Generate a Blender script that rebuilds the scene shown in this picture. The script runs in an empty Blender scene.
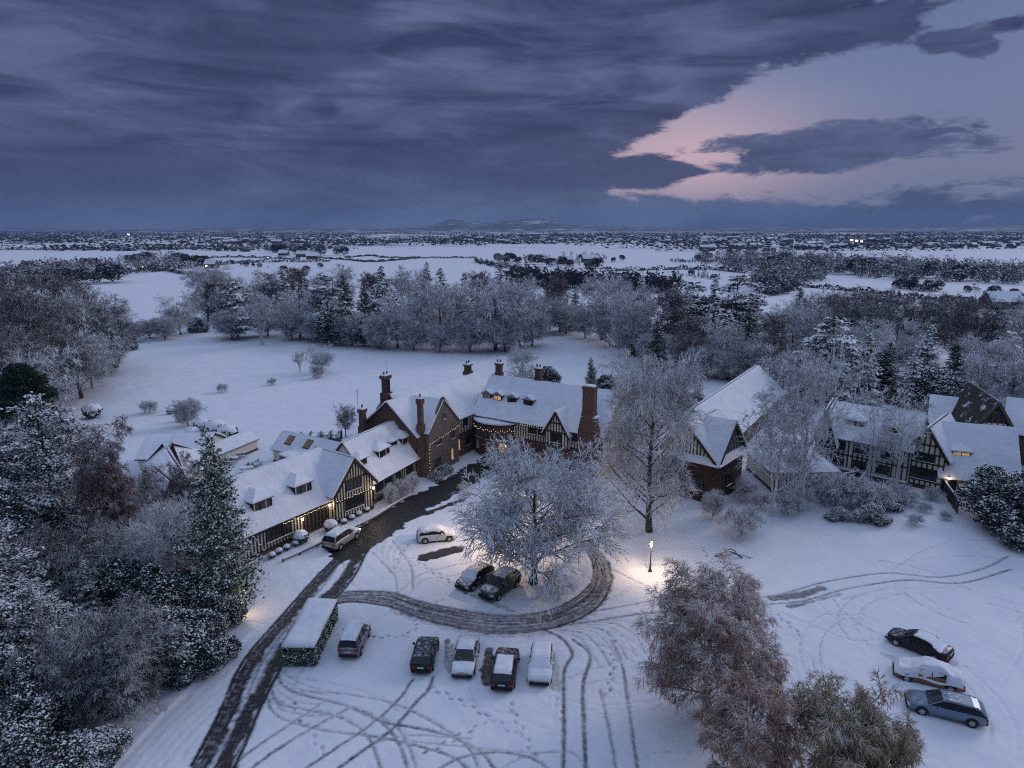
import bpy, math, random
import numpy as np
from mathutils import Vector, Matrix
R = math.radians
random.seed(7)
rs = np.random.default_rng(7)
S = bpy.context.scene
COL = S.collection

# ------------------------------------------------------------------ camera
CH = 33.0
FPX = 683.0
PITCH = math.atan(156 / 683)
cam_d = bpy.data.cameras.new('camera')
cam = bpy.data.objects.new('camera', cam_d)
COL.objects.link(cam)
cam.location = (0, 0, CH)
cam.rotation_euler = (R(90) - PITCH, 0, 0)
cam_d.sensor_width = 36
cam_d.lens = 36 * FPX / 1024
cam_d.clip_start = 0.5
cam_d.clip_end = 60000
S.camera = cam
_cp, _sp = math.cos(PITCH), math.sin(PITCH)


def raydir(px, py):
    u = (px - 512) / FPX
    v = (384 - py) / FPX
    return Vector((u, _cp + v * _sp, -_sp + v * _cp))


def at(px, py, z=0.0):
    d = raydir(px, py)
    t = (z - CH) / d.z
    return Vector((d.x * t, d.y * t, z))


def ztop(p, py):
    """height above p at which a point shows at picture row py"""
    k = (384 - py) / FPX
    # yc/zc = k ; yc = y*sp+(z-H)cp ; zc = y*cp-(z-H)sp
    h = (k * p[1] * _cp - p[1] * _sp) / (_cp + k * _sp)
    return h + CH


# ------------------------------------------------------------------ view
S.view_settings.view_transform = 'Standard'
S.view_settings.look = 'None'
S.view_settings.gamma = 1
S.view_settings.exposure = 0.12
S.render.engine = 'CYCLES'
cy = S.cycles
cy.max_bounces = 4
cy.diffuse_bounces = 2
cy.glossy_bounces = 2
cy.transmission_bounces = 3
cy.volume_bounces = 0
cy.transparent_max_bounces = 6
cy.use_denoising = False
cy.pixel_filter_type = 'BLACKMAN_HARRIS'
cy.filter_width = 1.15
cy.sample_clamp_indirect = 1.0
cy.sample_clamp_direct = 5
cy.use_adaptive_sampling = True
cy.adaptive_threshold = 0.012


# ------------------------------------------------------------------ node helper
class NT:
    def __init__(self, tree):
        self.t = tree
        tree.nodes.clear()

    def n(self, typ, **kw):
        nd = self.t.nodes.new(typ)
        for k, v in kw.items():
            if k == 'ins':
                for a, b in v.items():
                    self.set(nd.inputs[a], b)
            else:
                setattr(nd, k, v)
        return nd

    def set(self, sock, v):
        if isinstance(v, bpy.types.NodeSocket):
            self.t.links.new(v, sock)
        else:
            sock.default_value = v

    def m(self, op, a, b=0.0, c=0.0, clamp=False):
        nd = self.t.nodes.new('ShaderNodeMath')
        nd.operation = op
        nd.use_clamp = clamp
        self.set(nd.inputs[0], a)
        self.set(nd.inputs[1], b)
        if op in ('MULTIPLY_ADD', 'SMOOTH_MIN', 'SMOOTH_MAX', 'COMPARE'):
            self.set(nd.inputs[2], c)
        return nd.outputs[0]

    def vm(self, op, a, b=(0, 0, 0)):
        nd = self.t.nodes.new('ShaderNodeVectorMath')
        nd.operation = op
        self.set(nd.inputs[0], a)
        if op == 'SCALE':
            self.set(nd.inputs['Scale'], b)
        else:
            self.set(nd.inputs[1], b)
        return nd.outputs['Value'] if op in ('LENGTH', 'DOT_PRODUCT', 'DISTANCE') else nd.outputs[0]

    def rng(self, v, a, b, c=0.0, d=1.0, smooth=False):
        nd = self.t.nodes.new('ShaderNodeMapRange')
        nd.clamp = True
        if smooth:
            nd.interpolation_type = 'SMOOTHSTEP'
        for i, x in enumerate((v, a, b, c, d)):
            self.set(nd.inputs[i], x)
        return nd.outputs[0]

    def mix(self, f, a, b, blend='MIX'):
        nd = self.t.nodes.new('ShaderNodeMix')
        nd.data_type = 'RGBA'
        nd.blend_type = blend
        self.set(nd.inputs[0], f)
        for i, x in ((6, a), (7, b)):
            if not isinstance(x, bpy.types.NodeSocket) and len(x) == 3:
                x = (*x, 1)
            self.set(nd.inputs[i], x)
        return nd.outputs[2]

    def noise(self, vec, scale, detail=4, rough=0.55, dist=0.0):
        nd = self.t.nodes.new('ShaderNodeTexNoise')
        self.set(nd.inputs['Vector'], vec)
        nd.inputs['Scale'].default_value = scale
        nd.inputs['Detail'].default_value = detail
        nd.inputs['Roughness'].default_value = rough
        nd.inputs['Distortion'].default_value = dist
        return nd.outputs[0]

    def ramp(self, f, stops):
        nd = self.t.nodes.new('ShaderNodeValToRGB')
        self.set(nd.inputs[0], f)
        e = nd.color_ramp.elements
        while len(e) < len(stops):
            e.new(0.5)
        for k, (p, c) in enumerate(stops):
            e[k].position = p
            e[k].color = (*c, 1)
        return nd.outputs[0]


# ------------------------------------------------------------------ world: twilight sky with cloud deck
W = bpy.data.worlds.new('World')
S.world = W
W.use_nodes = True
SUN_EL, SUN_AZ = 24.0, 55.0      # azimuth clockwise from +Y
w = NT(W.node_tree)
tc = w.n('ShaderNodeTexCoord')
dirv = w.vm('NORMALIZE', tc.outputs['Generated'])
sep = w.n('ShaderNodeSeparateXYZ', ins={0: dirv})
DX, DY, DZ = sep.outputs
el = w.m('MULTIPLY', w.m('ARCSINE', DZ), 180 / math.pi)          # degrees
az = w.m('MULTIPLY', w.m('ARCTAN2', DX, DY), 180 / math.pi)       # degrees, + to the right
sky = w.n('ShaderNodeTexSky', sky_type='NISHITA')
sky.sun_disc = False
sky.sun_elevation = R(SUN_EL)
sky.sun_rotation = R(SUN_AZ)
nish = w.mix(1.0, sky.outputs[0], (0.006, 0.005, 0.006), 'MULTIPLY')
clear = w.ramp(w.m('DIVIDE', el, 90.0), [
    (0.0, (0.082, 0.140, 0.255)), (0.022, (0.095, 0.140, 0.262)), (0.055, (0.165, 0.155, 0.280)),
    (0.10, (0.165, 0.190, 0.325)), (0.16, (0.100, 0.145, 0.270)), (0.20, (0.075, 0.115, 0.23)), (0.36, (0.280, 0.355, 0.535)), (1.0, (0.33, 0.42, 0.62))])
# warm afterglow low on the right
gx = w.m('DIVIDE', w.m('SUBTRACT', az, 14.0), 10.5)
gy = w.m('DIVIDE', w.m('SUBTRACT', el, 5.2), 4.0)
g = w.m('EXPONENT', w.m('MULTIPLY', w.m('ADD', w.m('MULTIPLY', gx, gx), w.m('MULTIPLY', gy, gy)), -1.0))
clear = w.mix(w.m('MULTIPLY', g, 0.80), clear, (0.60, 0.41, 0.45))
azf = w.rng(az, 13, 34, 0, 1, True)
elow = w.rng(el, 15, 22, 1, 0)
clear = w.mix(w.m('MULTIPLY', w.m('MULTIPLY', azf, elow), 0.75), clear, (0.070, 0.120, 0.245))
clear = w.mix(1.0, clear, nish, 'ADD')
# cloud field, stretched along the horizon
elc = w.m('MAXIMUM', el, -2.0)
cv = w.n('ShaderNodeCombineXYZ', ins={0: w.m('MULTIPLY', az, 0.055), 1: w.m('MULTIPLY', elc, 0.20), 2: 0.3}).outputs[0]
n1 = w.noise(cv, 1.0, 8, 0.56, 0.35)
cv2 = w.n('ShaderNodeCombineXYZ', ins={0: w.m('ADD', w.m('MULTIPLY', az, 0.10), w.m('MULTIPLY', elc, 0.06)), 1: w.m('MULTIPLY', elc, 0.55), 2: 4.3}).outputs[0]
n2 = w.noise(cv2, 1.0, 9, 0.6, 0.6)
cv3 = w.n('ShaderNodeCombineXYZ', ins={0: w.m('MULTIPLY', az, 0.38), 1: w.m('MULTIPLY', elc, 1.0), 2: 9.1}).outputs[0]
n3 = w.noise(cv3, 1.0, 6, 0.62, 0.5)
edge = w.m('ADD', w.m('ADD', w.m('MULTIPLY', w.m('SUBTRACT', n1, 0.5), 0.35), w.m('MULTIPLY', w.m('SUBTRACT', n2, 0.5), 0.5)), w.m('MULTIPLY', w.m('SUBTRACT', n3, 0.5), 0.6))


def blob(a0, e0, ra, re, rot=0.0, k=1.0):
    a = w.m('SUBTRACT', az, a0)
    e = w.m('SUBTRACT', el, e0)
    c, s_ = math.cos(R(rot)), math.sin(R(rot))
    u = w.m('DIVIDE', w.m('ADD', w.m('MULTIPLY', a, c), w.m('MULTIPLY', e, s_)), ra)
    v = w.m('DIVIDE', w.m('SUBTRACT', w.m('MULTIPLY', e, c), w.m('MULTIPLY', a, s_)), re)
    d2 = w.m('SQRT', w.m('ADD', w.m('MULTIPLY', u, u), w.m('MULTIPLY', v, v)))
    return w.m('MULTIPLY', w.m('SUBTRACT', 1.0, d2), k)


def skyp(px, py):
    d = raydir(px, py).normalized()
    return math.degrees(math.atan2(d.x, d.y)), math.degrees(math.asin(d.z))


# the deck fills the left; its edge runs from upper right down to the left, then back out along the horizon
def line_side(p, q, sc):
    """signed degrees left/above the line p->q (directions)"""
    (a0, e0), (a1, e1) = p, q
    L = math.hypot(a1 - a0, e1 - e0)
    nx, ny = -(e1 - e0) / L, (a1 - a0) / L
    return w.m('MULTIPLY', w.m('ADD', w.m('MULTIPLY', w.m('SUBTRACT', az, a0), nx), w.m('MULTIPLY', w.m('SUBTRACT', el, e0), ny)), sc)


upper = line_side(skyp(632, 150), skyp(835, 32), 0.20)
leftd = w.m('MULTIPLY', w.m('SUBTRACT', skyp(622, 150)[0], az), 0.12)
deck = w.m('MAXIMUM', upper, leftd)
low = w.m('MULTIPLY', w.m('SUBTRACT', skyp(700, 192)[1], el), w.rng(az, 10, 30, 0.35, 0.08))
deck = w.m('MAXIMUM', deck, low)
for px, py, ra, re, rot, k in ((838, 146, 10.5, 1.9, 1, .50), (642, 173, 5.4, 1.4, 0, .6),
                               (815, 30, 8, 1.9, 4, .50), (950, 40, 2.6, .8, -5, .36), (977, 45, 1.6, 1.1, 0, .40), (890, 30, 2.6, .9, 0, .3),
                               (1005, 25, 3, 0.7, 5, 0.24)):
    a0, e0 = skyp(px, py)
    deck = w.m('MAXIMUM', deck, blob(a0, e0, ra, re, rot, k))
dens = w.m('ADD', w.m('MAXIMUM', deck, -1.2), edge)
mask = w.rng(dens, 0.0, 0.16, 0, 1, True)
overhead = w.rng(el, 17, 28, 1, 0, True)
cl_lo = w.mix(w.rng(n2, 0.38, 0.64, 0, 1), (0.036, 0.046, 0.114), (0.108, 0.130, 0.255))
cl_hi = w.mix(w.rng(el, 0, 8, 0, 1, True), (0.100, 0.140, 0.240), cl_lo)
dark = w.mix(w.m('MULTIPLY', w.rng(n1, 0.40, 0.58, 0, 1), 0.62), cl_hi, (0.028, 0.035, 0.090))
skycol = w.mix(w.m('MULTIPLY', w.m('MULTIPLY', mask, overhead), 0.97), clear, dark)
bg = w.n('ShaderNodeBackground', ins={0: skycol, 1: 1.0})
wo = w.n('ShaderNodeOutputWorld')
w.t.links.new(bg.outputs[0], wo.inputs[0])

sun_d = bpy.data.lights.new('sun', 'SUN')
sun_d.energy = 0.85
sun_d.angle = R(24)
sun_d.color = (1.0, 0.88, 0.92)
sun = bpy.data.objects.new('sun', sun_d)
COL.objects.link(sun)
sd = Vector((math.sin(R(SUN_AZ)) * math.cos(R(SUN_EL)), math.cos(R(SUN_AZ)) * math.cos(R(SUN_EL)), math.sin(R(SUN_EL))))
sun.rotation_euler = sd.to_track_quat('Z', 'Y').to_euler()
sun.location = sd * 300

# ------------------------------------------------------------------ materials
MAT = {}


def pmat(name, fn):
    m = bpy.data.materials.new(name)
    m.use_nodes = True
    t = NT(m.node_tree)
    out = t.n('ShaderNodeOutputMaterial')
    b = t.n('ShaderNodeBsdfPrincipled')
    t.t.links.new(b.outputs[0], out.inputs[0])
    fn(t, b)
    MAT[name] = m
    return m


def geo(t):
    return t.n('ShaderNodeNewGeometry')


SNOW = (0.84, 0.87, 0.91)


def bump(t, b, h, dist, strength=1.0):
    nd = t.n('ShaderNodeBump', ins={'Height': h, 'Distance': dist, 'Strength': strength})
    t.t.links.new(nd.outputs[0], b.inputs['Normal'])


def f_snow(t, b):
    g_ = geo(t)
    n_ = t.noise(g_.outputs['Position'], 1.3, 5)
    c = t.mix(t.rng(n_, 0.3, 0.7), (0.72, 0.76, 0.84), (0.84, 0.86, 0.90))
    t.set(b.inputs['Base Color'], c)
    b.inputs['Roughness'].default_value = 0.7
    b.inputs['Specular IOR Level'].default_value = 0.2
    bump(t, b, t.noise(g_.outputs['Position'], 2.0, 6, 0.6), 0.12, 0.5)


pmat('snow', f_snow)


def f_ground(t, b):
    g_ = geo(t)
    P_ = g_.outputs['Position']
    wet = t.n('ShaderNodeAttribute', attribute_name='wet').outputs['Fac']
    cam_dist = t.vm('LENGTH', P_)
    n_ = t.noise(P_, 0.35, 6)
    snow = t.mix(t.rng(n_, 0.3, 0.7), (0.72, 0.76, 0.84), (0.82, 0.84, 0.89))
    sp = t.noise(P_, 9.0, 4, 0.7)
    # scattered grit and twigs showing through thin snow
    grit = t.rng(t.noise(P_, 5.0, 5, 0.75), 0.62, 0.69)
    patch = t.rng(t.noise(P_, 0.11, 4), 0.46, 0.60)
    near = t.rng(cam_dist, 70, 110, 1, 0)
    gf = t.m('MULTIPLY', t.m('MULTIPLY', grit, patch), t.m('MULTIPLY', near, 0.6))
    snow = t.mix(gf, snow, (0.16, 0.16, 0.17))
    # farmland beyond the park: woods and hedges standing out of white fields
    sx = t.n('ShaderNodeSeparateXYZ', ins={0: P_})
    warp = t.noise(P_, 0.004, 2)
    pv = t.n('ShaderNodeCombineXYZ', ins={0: t.m('ADD', t.m('MULTIPLY', sx.outputs[0], 0.0020), t.m('MULTIPLY', warp, 0.7)), 1: t.m('MULTIPLY', sx.outputs[1], 0.0023), 2: 0.0}).outputs[0]
    vor = t.n('ShaderNodeTexVoronoi', feature='DISTANCE_TO_EDGE', ins={'Vector': pv, 'Scale': 1.0})
    hedge = t.rng(t.m('ADD', vor.outputs['Distance'], t.m('MULTIPLY', t.noise(P_, 0.02, 4, 0.7), 0.03)), 0.028, 0.034, 1, 0)
    vc = t.n('ShaderNodeTexVoronoi', feature='F1', ins={'Vector': pv, 'Scale': 1.0})
    cell = t.n('ShaderNodeSeparateColor', ins={0: vc.outputs['Color']}).outputs[0]
    wood = t.rng(t.m('ADD', cell, t.m('MULTIPLY', t.noise(P_, 0.006, 4), 0.5)), t.rng(cam_dist, 1500, 3000, 1.18, 0.80), t.rng(cam_dist, 1500, 3000, 1.24, 0.86))
    grain = t.rng(t.noise(P_, 0.012, 6, 0.8), 0.46, 0.58)
    farf = t.rng(cam_dist, 1100, 1500, 0, 1)
    woods = t.m('MAXIMUM', hedge, t.m('MULTIPLY', wood, t.rng(grain, 0, 1, 0.65, 1)))
    sprinkle = t.m('MULTIPLY', t.rng(t.noise(P_, 0.010, 6, 0.8), 0.52, 0.56), t.rng(cam_dist, 2300, 3600, 0, 0.9))
    woods = t.m('MAXIMUM', woods, sprinkle)
    woods = t.m('MAXIMUM', woods, t.m('MULTIPLY', t.rng(t.noise(P_, 0.0045, 6, 0.75), 0.40, 0.50), t.rng(cam_dist, 3800, 5200, 0, 0.92)))
    snow = t.mix(t.m('MULTIPLY', woods, farf), snow, (0.04, 0.05, 0.07))
    # wheel ruts: wet tarmac through crushed snow; kerb shadow streaks painted likewise
    tn = t.noise(P_, 2.4, 6, 0.7)
    w2 = t.m('ADD', wet, t.m('MULTIPLY', t.m('SUBTRACT', tn, 0.5), 1.0))
    slush = t.rng(w2, 0.12, 0.55, 0, 1)
    bare = t.rng(w2, 0.50, 0.85, 0, 1)
    col = t.mix(t.m('MULTIPLY', slush, t.rng(wet, 0.02, 0.1)), snow, (0.34, 0.35, 0.385))
    col = t.mix(bare, col, t.mix(sp, (0.020, 0.020, 0.022), (0.050, 0.047, 0.048)))
    t.set(b.inputs['Base Color'], col)
    t.set(b.inputs['Roughness'], t.m('SUBTRACT', 0.75, t.m('MULTIPLY', bare, 0.38)))
    b.inputs['Specular IOR Level'].default_value = 0.25
    hgt = t.m('ADD', t.m('MULTIPLY', t.noise(P_, 1.6, 7, 0.62), 0.7), t.m('MULTIPLY', t.noise(P_, 0.16, 3), 2.0))
    bump(t, b, hgt, t.rng(cam_dist, 60, 260, 0.16, 0.5), 0.55)


pmat('ground_snow', f_ground)


def f_roofsnow(t, b):
    g_ = geo(t)
    P_ = g_.outputs['Position']
    z_ = t.n('ShaderNodeSeparateXYZ', ins={0: P_}).outputs[2]
    n_ = t.noise(P_, .55, 6, .65)
    c = t.mix(t.rng(n_, 0.3, 0.7), (0.68, 0.72, 0.80), (0.84, 0.86, 0.90))
    thin = t.m('MULTIPLY', t.rng(t.noise(P_, 1.1, 6, .75), .60, .70), t.rng(t.noise(P_, .23, 2), .48, .60))
    course = t.m('FRACT', t.m('MULTIPLY', z_, 4.2))
    c = t.mix(t.m('MULTIPLY', thin, t.rng(course, .0, .45, .95, .35)), c, (0.17, 0.15, 0.15))
    t.set(b.inputs['Base Color'], c)
    b.inputs['Roughness'].default_value = 0.75
    b.inputs['Specular IOR Level'].default_value = 0.2
    bump(t, b, t.m('ADD', t.noise(P_, 1.4, 6, .6), t.m('MULTIPLY', course, .12)), .22, .6)


pmat('roof_snow', f_roofsnow)


def f_simple(col, rough=0.7, var=0.25, scale=3.0, bm=0.0, snow=None, metal=0.0, spec=0.3):
    """plain coloured material with noise variation; snow=(lo,hi) adds lying snow on upward faces"""
    def f(t, b):
        g_ = geo(t)
        n_ = t.noise(g_.outputs['Position'], scale, 5, 0.65)
        a = tuple(c * (1 - var) for c in col)
        c2 = tuple(min(1, c * (1 + var)) for c in col)
        c = t.mix(t.rng(n_, 0.3, 0.7), a, c2)
        if snow:
            nz = t.n('ShaderNodeSeparateXYZ', ins={0: g_.outputs['Normal']}).outputs[2]
            k = t.m('ADD', nz, t.m('MULTIPLY', t.m('SUBTRACT', t.noise(g_.outputs['Position'], snow[2] if len(snow) > 2 else 2.5, 4, 0.7), 0.5), 1.1))
            c = t.mix(t.rng(k, snow[0], snow[1]), c, SNOW)
        t.set(b.inputs['Base Color'], c)
        b.inputs['Roughness'].default_value = rough
        b.inputs['Metallic'].default_value = metal
        b.inputs['Specular IOR Level'].default_value = spec
        if bm:
            bump(t, b, n_, bm, 0.6)
    return f


# twigs and bark with snow lying along their upper side
pmat('twig_frosted', f_simple((0.115, 0.088, 0.088), 0.8, 0.3, 2.0, snow=(-0.35, -0.10, 1.6)))
pmat('twig_bright', f_simple((0.10, 0.075, 0.07), 0.8, 0.3, 2.0, snow=(-0.38, -0.12, 1.6)))
pmat('twig_snowy', f_simple((0.105, 0.075, 0.072), 0.8, 0.3, 2.0, snow=(-0.45, -0.20, 1.2)))
pmat('twig_brown', f_simple((0.40, 0.225, 0.145), 0.8, 0.35, 1.2, snow=(0.60, 0.84, 0.9)))
pmat('twig_olive', f_simple((0.34, 0.24, 0.12), 0.8, 0.35, 1.2, snow=(0.64, 0.88, 0.9)))
pmat('twig_purple', f_simple((0.135, 0.078, 0.082), 0.8, 0.3, 1.0, snow=(0.55, 0.75, 0.9)))
pmat('twig_plain', f_simple((0.070, 0.050, 0.048), 0.8, 0.3, 1.0, snow=(0.45, 0.68, 0.5)))
pmat('bark', f_simple((0.075, 0.060, 0.052), 0.85, 0.4, 4.0, 0.03, snow=(0.45, 0.8, 2)))
pmat('bark_mossy', f_simple((0.055, 0.062, 0.035), 0.85, 0.4, 4.0, 0.03, snow=(0.65, 0.95, 2)))
pmat('bark_birch', f_simple((0.50, 0.50, 0.50), 0.8, 0.25, 6.0, 0.01, snow=(0.2, 0.6, 2)))
pmat('leaf_dark', f_simple((0.022, 0.036, 0.026), 0.6, 0.4, 1.0, snow=(0.90, 1.05, 0.9)))
pmat('leaf_snowy', f_simple((0.024, 0.040, 0.032), 0.6, 0.4, 1.0, snow=(0.78, 0.90, 1.0)))
pmat('leaf_heavy', f_simple((0.024, 0.040, 0.032), 0.6, 0.4, 1.0, snow=(0.58, 0.70, 1.0)))
pmat('roof_patchy', f_simple((0.05, 0.038, 0.034), 0.8, 0.35, 6.0, 0.02, snow=(0.58, 0.68, 0.55)))
pmat('leaf_green', f_simple((0.032, 0.080, 0.026), 0.55, 0.4, 1.5, snow=(0.76, 0.88, 1.8)))
pmat('leaf_bare_green', f_simple((0.018, 0.040, 0.024), 0.6, 0.4, 1.0, snow=(1.1, 1.5, 1.0)))
pmat('leaf_olive', f_simple((0.075, 0.078, 0.030), 0.6, 0.4, 1.2, snow=(0.35, 0.8, 1.2)))
pmat('far_wood', f_simple((0.040, 0.042, 0.052), 0.8, 0.4, 0.05, snow=(0.85, 1.05, 0.12)))
pmat('far_frost', f_simple((0.095, 0.080, 0.090), 0.8, 0.35, 0.05, snow=(0.20, 1.10, 0.12)))
pmat('timber', f_simple((0.022, 0.019, 0.018), 0.6, 0.3, 5.0))
pmat('plaster', f_simple((0.66, 0.63, 0.52), 0.8, 0.10, 1.5, 0.01))
pmat('roof_tile', f_simple((0.075, 0.048, 0.040), 0.8, 0.35, 6.0, 0.02))
pmat('stone', f_simple((0.15, 0.125, 0.105), 0.85, 0.30, 2.5, 0.03))
pmat('stone_snow', f_simple((0.20, 0.18, 0.16), 0.85, 0.30, 2.5, 0.03, snow=(0.2, 0.5)))
pmat('black_metal', f_simple((0.02, 0.02, 0.022), 0.4, 0.2, 5))
pmat('grey_metal', f_simple((0.20, 0.21, 0.22), 0.4, 0.2, 5, metal=0.6))
pmat('wood_snow', f_simple((0.10, 0.070, 0.05), 0.8, 0.3, 4, snow=(0.3, 0.6)))
pmat('grey_green', f_simple((0.09, 0.13, 0.12), 0.6, 0.2, 3))
pmat('rubber', f_simple((0.018, 0.018, 0.019), 0.8, 0.2, 8))
pmat('dark_cloth', f_simple((0.05, 0.055, 0.065), 0.7, 0.3, 1.5, snow=(0.75, 1.0, 1.4)))
pmat('orange_dirty', f_simple((0.30, 0.13, 0.045), 0.5, 0.2, 4))


def f_brick(t, b):
    tcn = t.n('ShaderNodeTexCoord')
    P_ = tcn.outputs['Object']
    s = t.n('ShaderNodeSeparateXYZ', ins={0: P_})
    v = t.n('ShaderNodeCombineXYZ', ins={0: t.m('ADD', s.outputs[0], s.outputs[1]), 1: s.outputs[2], 2: 0.0}).outputs[0]
    br = t.n('ShaderNodeTexBrick', ins={'Vector': v, 'Color1': (0.135, 0.062, 0.045, 1), 'Color2': (0.085, 0.042, 0.033, 1), 'Mortar': (0.15, 0.125, 0.105, 1), 'Scale': 4.0, 'Mortar Size': 0.018})
    n_ = t.noise(P_, 0.9, 5)
    c = t.mix(t.rng(n_, 0.35, 0.7), br.outputs[0], (0.075, 0.045, 0.035))
    t.set(b.inputs['Base Color'], c)
    b.inputs['Roughness'].default_value = 0.85


pmat('brick', f_brick)


def f_glass(col, lit=None, strength=0.0):
    def f(t, b):
        g_ = geo(t)
        b.inputs['Base Color'].default_value = (*col, 1)
        b.inputs['Roughness'].default_value = 0.12
        b.inputs['Specular IOR Level'].default_value = 0.6
        if lit:
            n_ = t.noise(g_.outputs['Position'], 1.7, 3)
            t.set(b.inputs['Emission Color'], (*lit, 1))
            t.set(b.inputs['Emission Strength'], t.m('MULTIPLY', t.rng(n_, 0.3, 0.7, 0.4, 1.2), strength))
    return f


pmat('glass', f_glass((0.018, 0.022, 0.028)))
pmat('glass_lit', f_glass((0.05, 0.04, 0.03), (1.0, 0.62, 0.28), 0.45))
pmat('glass_dim', f_glass((0.05, 0.04, 0.03), (1.0, 0.55, 0.30), 0.07))
pmat('sign_red', f_glass((0.3, 0.02, 0.02), (1.0, 0.06, 0.05), 0.55))


def emi(name, col, s):
    m = bpy.data.materials.new(name)
    m.use_nodes = True
    t = NT(m.node_tree)
    e = t.n('ShaderNodeEmission', ins={0: (*col, 1), 1: s})
    o = t.n('ShaderNodeOutputMaterial')
    t.t.links.new(e.outputs[0], o.inputs[0])
    MAT[name] = m
    m.cycles.emission_sampling = 'NONE'


emi('lamp_glow', (1.0, 0.80, 0.52), 14.0)
emi('fairy_glow', (1.0, 0.78, 0.55), 1.8)
emi('far_glow', (1.0, 0.72, 0.40), 9.0)


def f_paint(col, snowlo=0.9, rough=0.3, metal=0.3):
    def f(t, b):
        tcn = t.n('ShaderNodeTexCoord')
        g_ = geo(t)
        nz = t.n('ShaderNodeSeparateXYZ', ins={0: g_.outputs['Normal']}).outputs[2]
        n_ = t.noise(tcn.outputs['Object'], 3.5, 6, 0.75)
        k = t.m('ADD', nz, t.m('MULTIPLY', t.m('SUBTRACT', n_, 0.5), 1.3))
        fr = t.rng(k, snowlo, snowlo + 0.3)
        t.set(b.inputs['Base Color'], t.mix(fr, (*col, 1), SNOW))
        t.set(b.inputs['Roughness'], t.m('ADD', rough, t.m('MULTIPLY', fr, 0.4)))
        b.inputs['Metallic'].default_value = metal
    return f


pmat('paint_black', f_paint((0.014, 0.016, 0.022), 0.95))
pmat('paint_green', f_paint((0.03, 0.045, 0.042), 0.80))
pmat('paint_silver', f_paint((0.36, 0.37, 0.38), 0.75, 0.35, 0.5))
pmat('paint_sage', f_paint((0.30, 0.33, 0.28), 0.9, 0.35, 0.3))
pmat('paint_plum', f_paint((0.17, 0.15, 0.19), 0.62))
pmat('paint_white', f_paint((0.60, 0.60, 0.60), 0.7, 0.4, 0.0))
pmat('paint_blue', f_paint((0.16, 0.22, 0.30), 1.02, 0.3, 0.5))
pmat('paint_orange', f_paint((0.22, 0.105, 0.045), 0.8, 0.4, 0.1))
pmat('car_glass', f_paint((0.015, 0.02, 0.026), 1.0, 0.12, 0.0))
pmat('tail_red', f_simple((0.35, 0.015, 0.015), 0.3, 0.1, 3))
pmat('head_clear', f_simple((0.55, 0.56, 0.58), 0.2, 0.1, 3))


# ------------------------------------------------------------------ mesh helpers
def np_mesh(name, V, Q, mats, mi=None, smooth=False):
    """V (n,3), Q (m,4) or (m,3)"""
    V = np.asarray(V, np.float32)
    Q = np.asarray(Q, np.int32)
    me = bpy.data.meshes.new(name)
    k = Q.shape[1]
    me.vertices.add(len(V))
    me.vertices.foreach_set('co', V.ravel())
    me.loops.add(Q.size)
    me.loops.foreach_set('vertex_index', Q.ravel())
    me.polygons.add(len(Q))
    me.polygons.foreach_set('loop_start', np.arange(0, Q.size, k, dtype=np.int32))
    if mi is not None:
        me.polygons.foreach_set('material_index', np.asarray(mi, np.int32))
    if smooth:
        me.polygons.foreach_set('use_smooth', np.ones(len(Q), bool))
    me.update(calc_edges=True)
    for m in (mats if isinstance(mats, (list, tuple)) else [mats]):
        me.materials.append(MAT[m])
    return me


def link(name, me, parent=None, loc=None):
    o = bpy.data.objects.new(name, me)
    COL.objects.link(o)
    if parent:
        o.parent = parent
    if loc is not None:
        o.location = loc
    return o


def tag(o, label=None, cat=None, group=None, kind=None):
    if label:
        o['label'] = label
    if cat:
        o['category'] = cat
    if group:
        o['group'] = group
    if kind:
        o['kind'] = kind
    return o


def empty(name, loc, rz=0.0, label=None, cat=None, group=None, scale=1.0):
    o = bpy.data.objects.new(name, None)
    COL.objects.link(o)
    o.location = loc
    o.rotation_euler = (0, 0, rz)
    o.scale = (scale,) * 3 if not isinstance(scale, tuple) else scale
    o.empty_display_size = 0.1
    return tag(o, label, cat, group)


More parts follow.
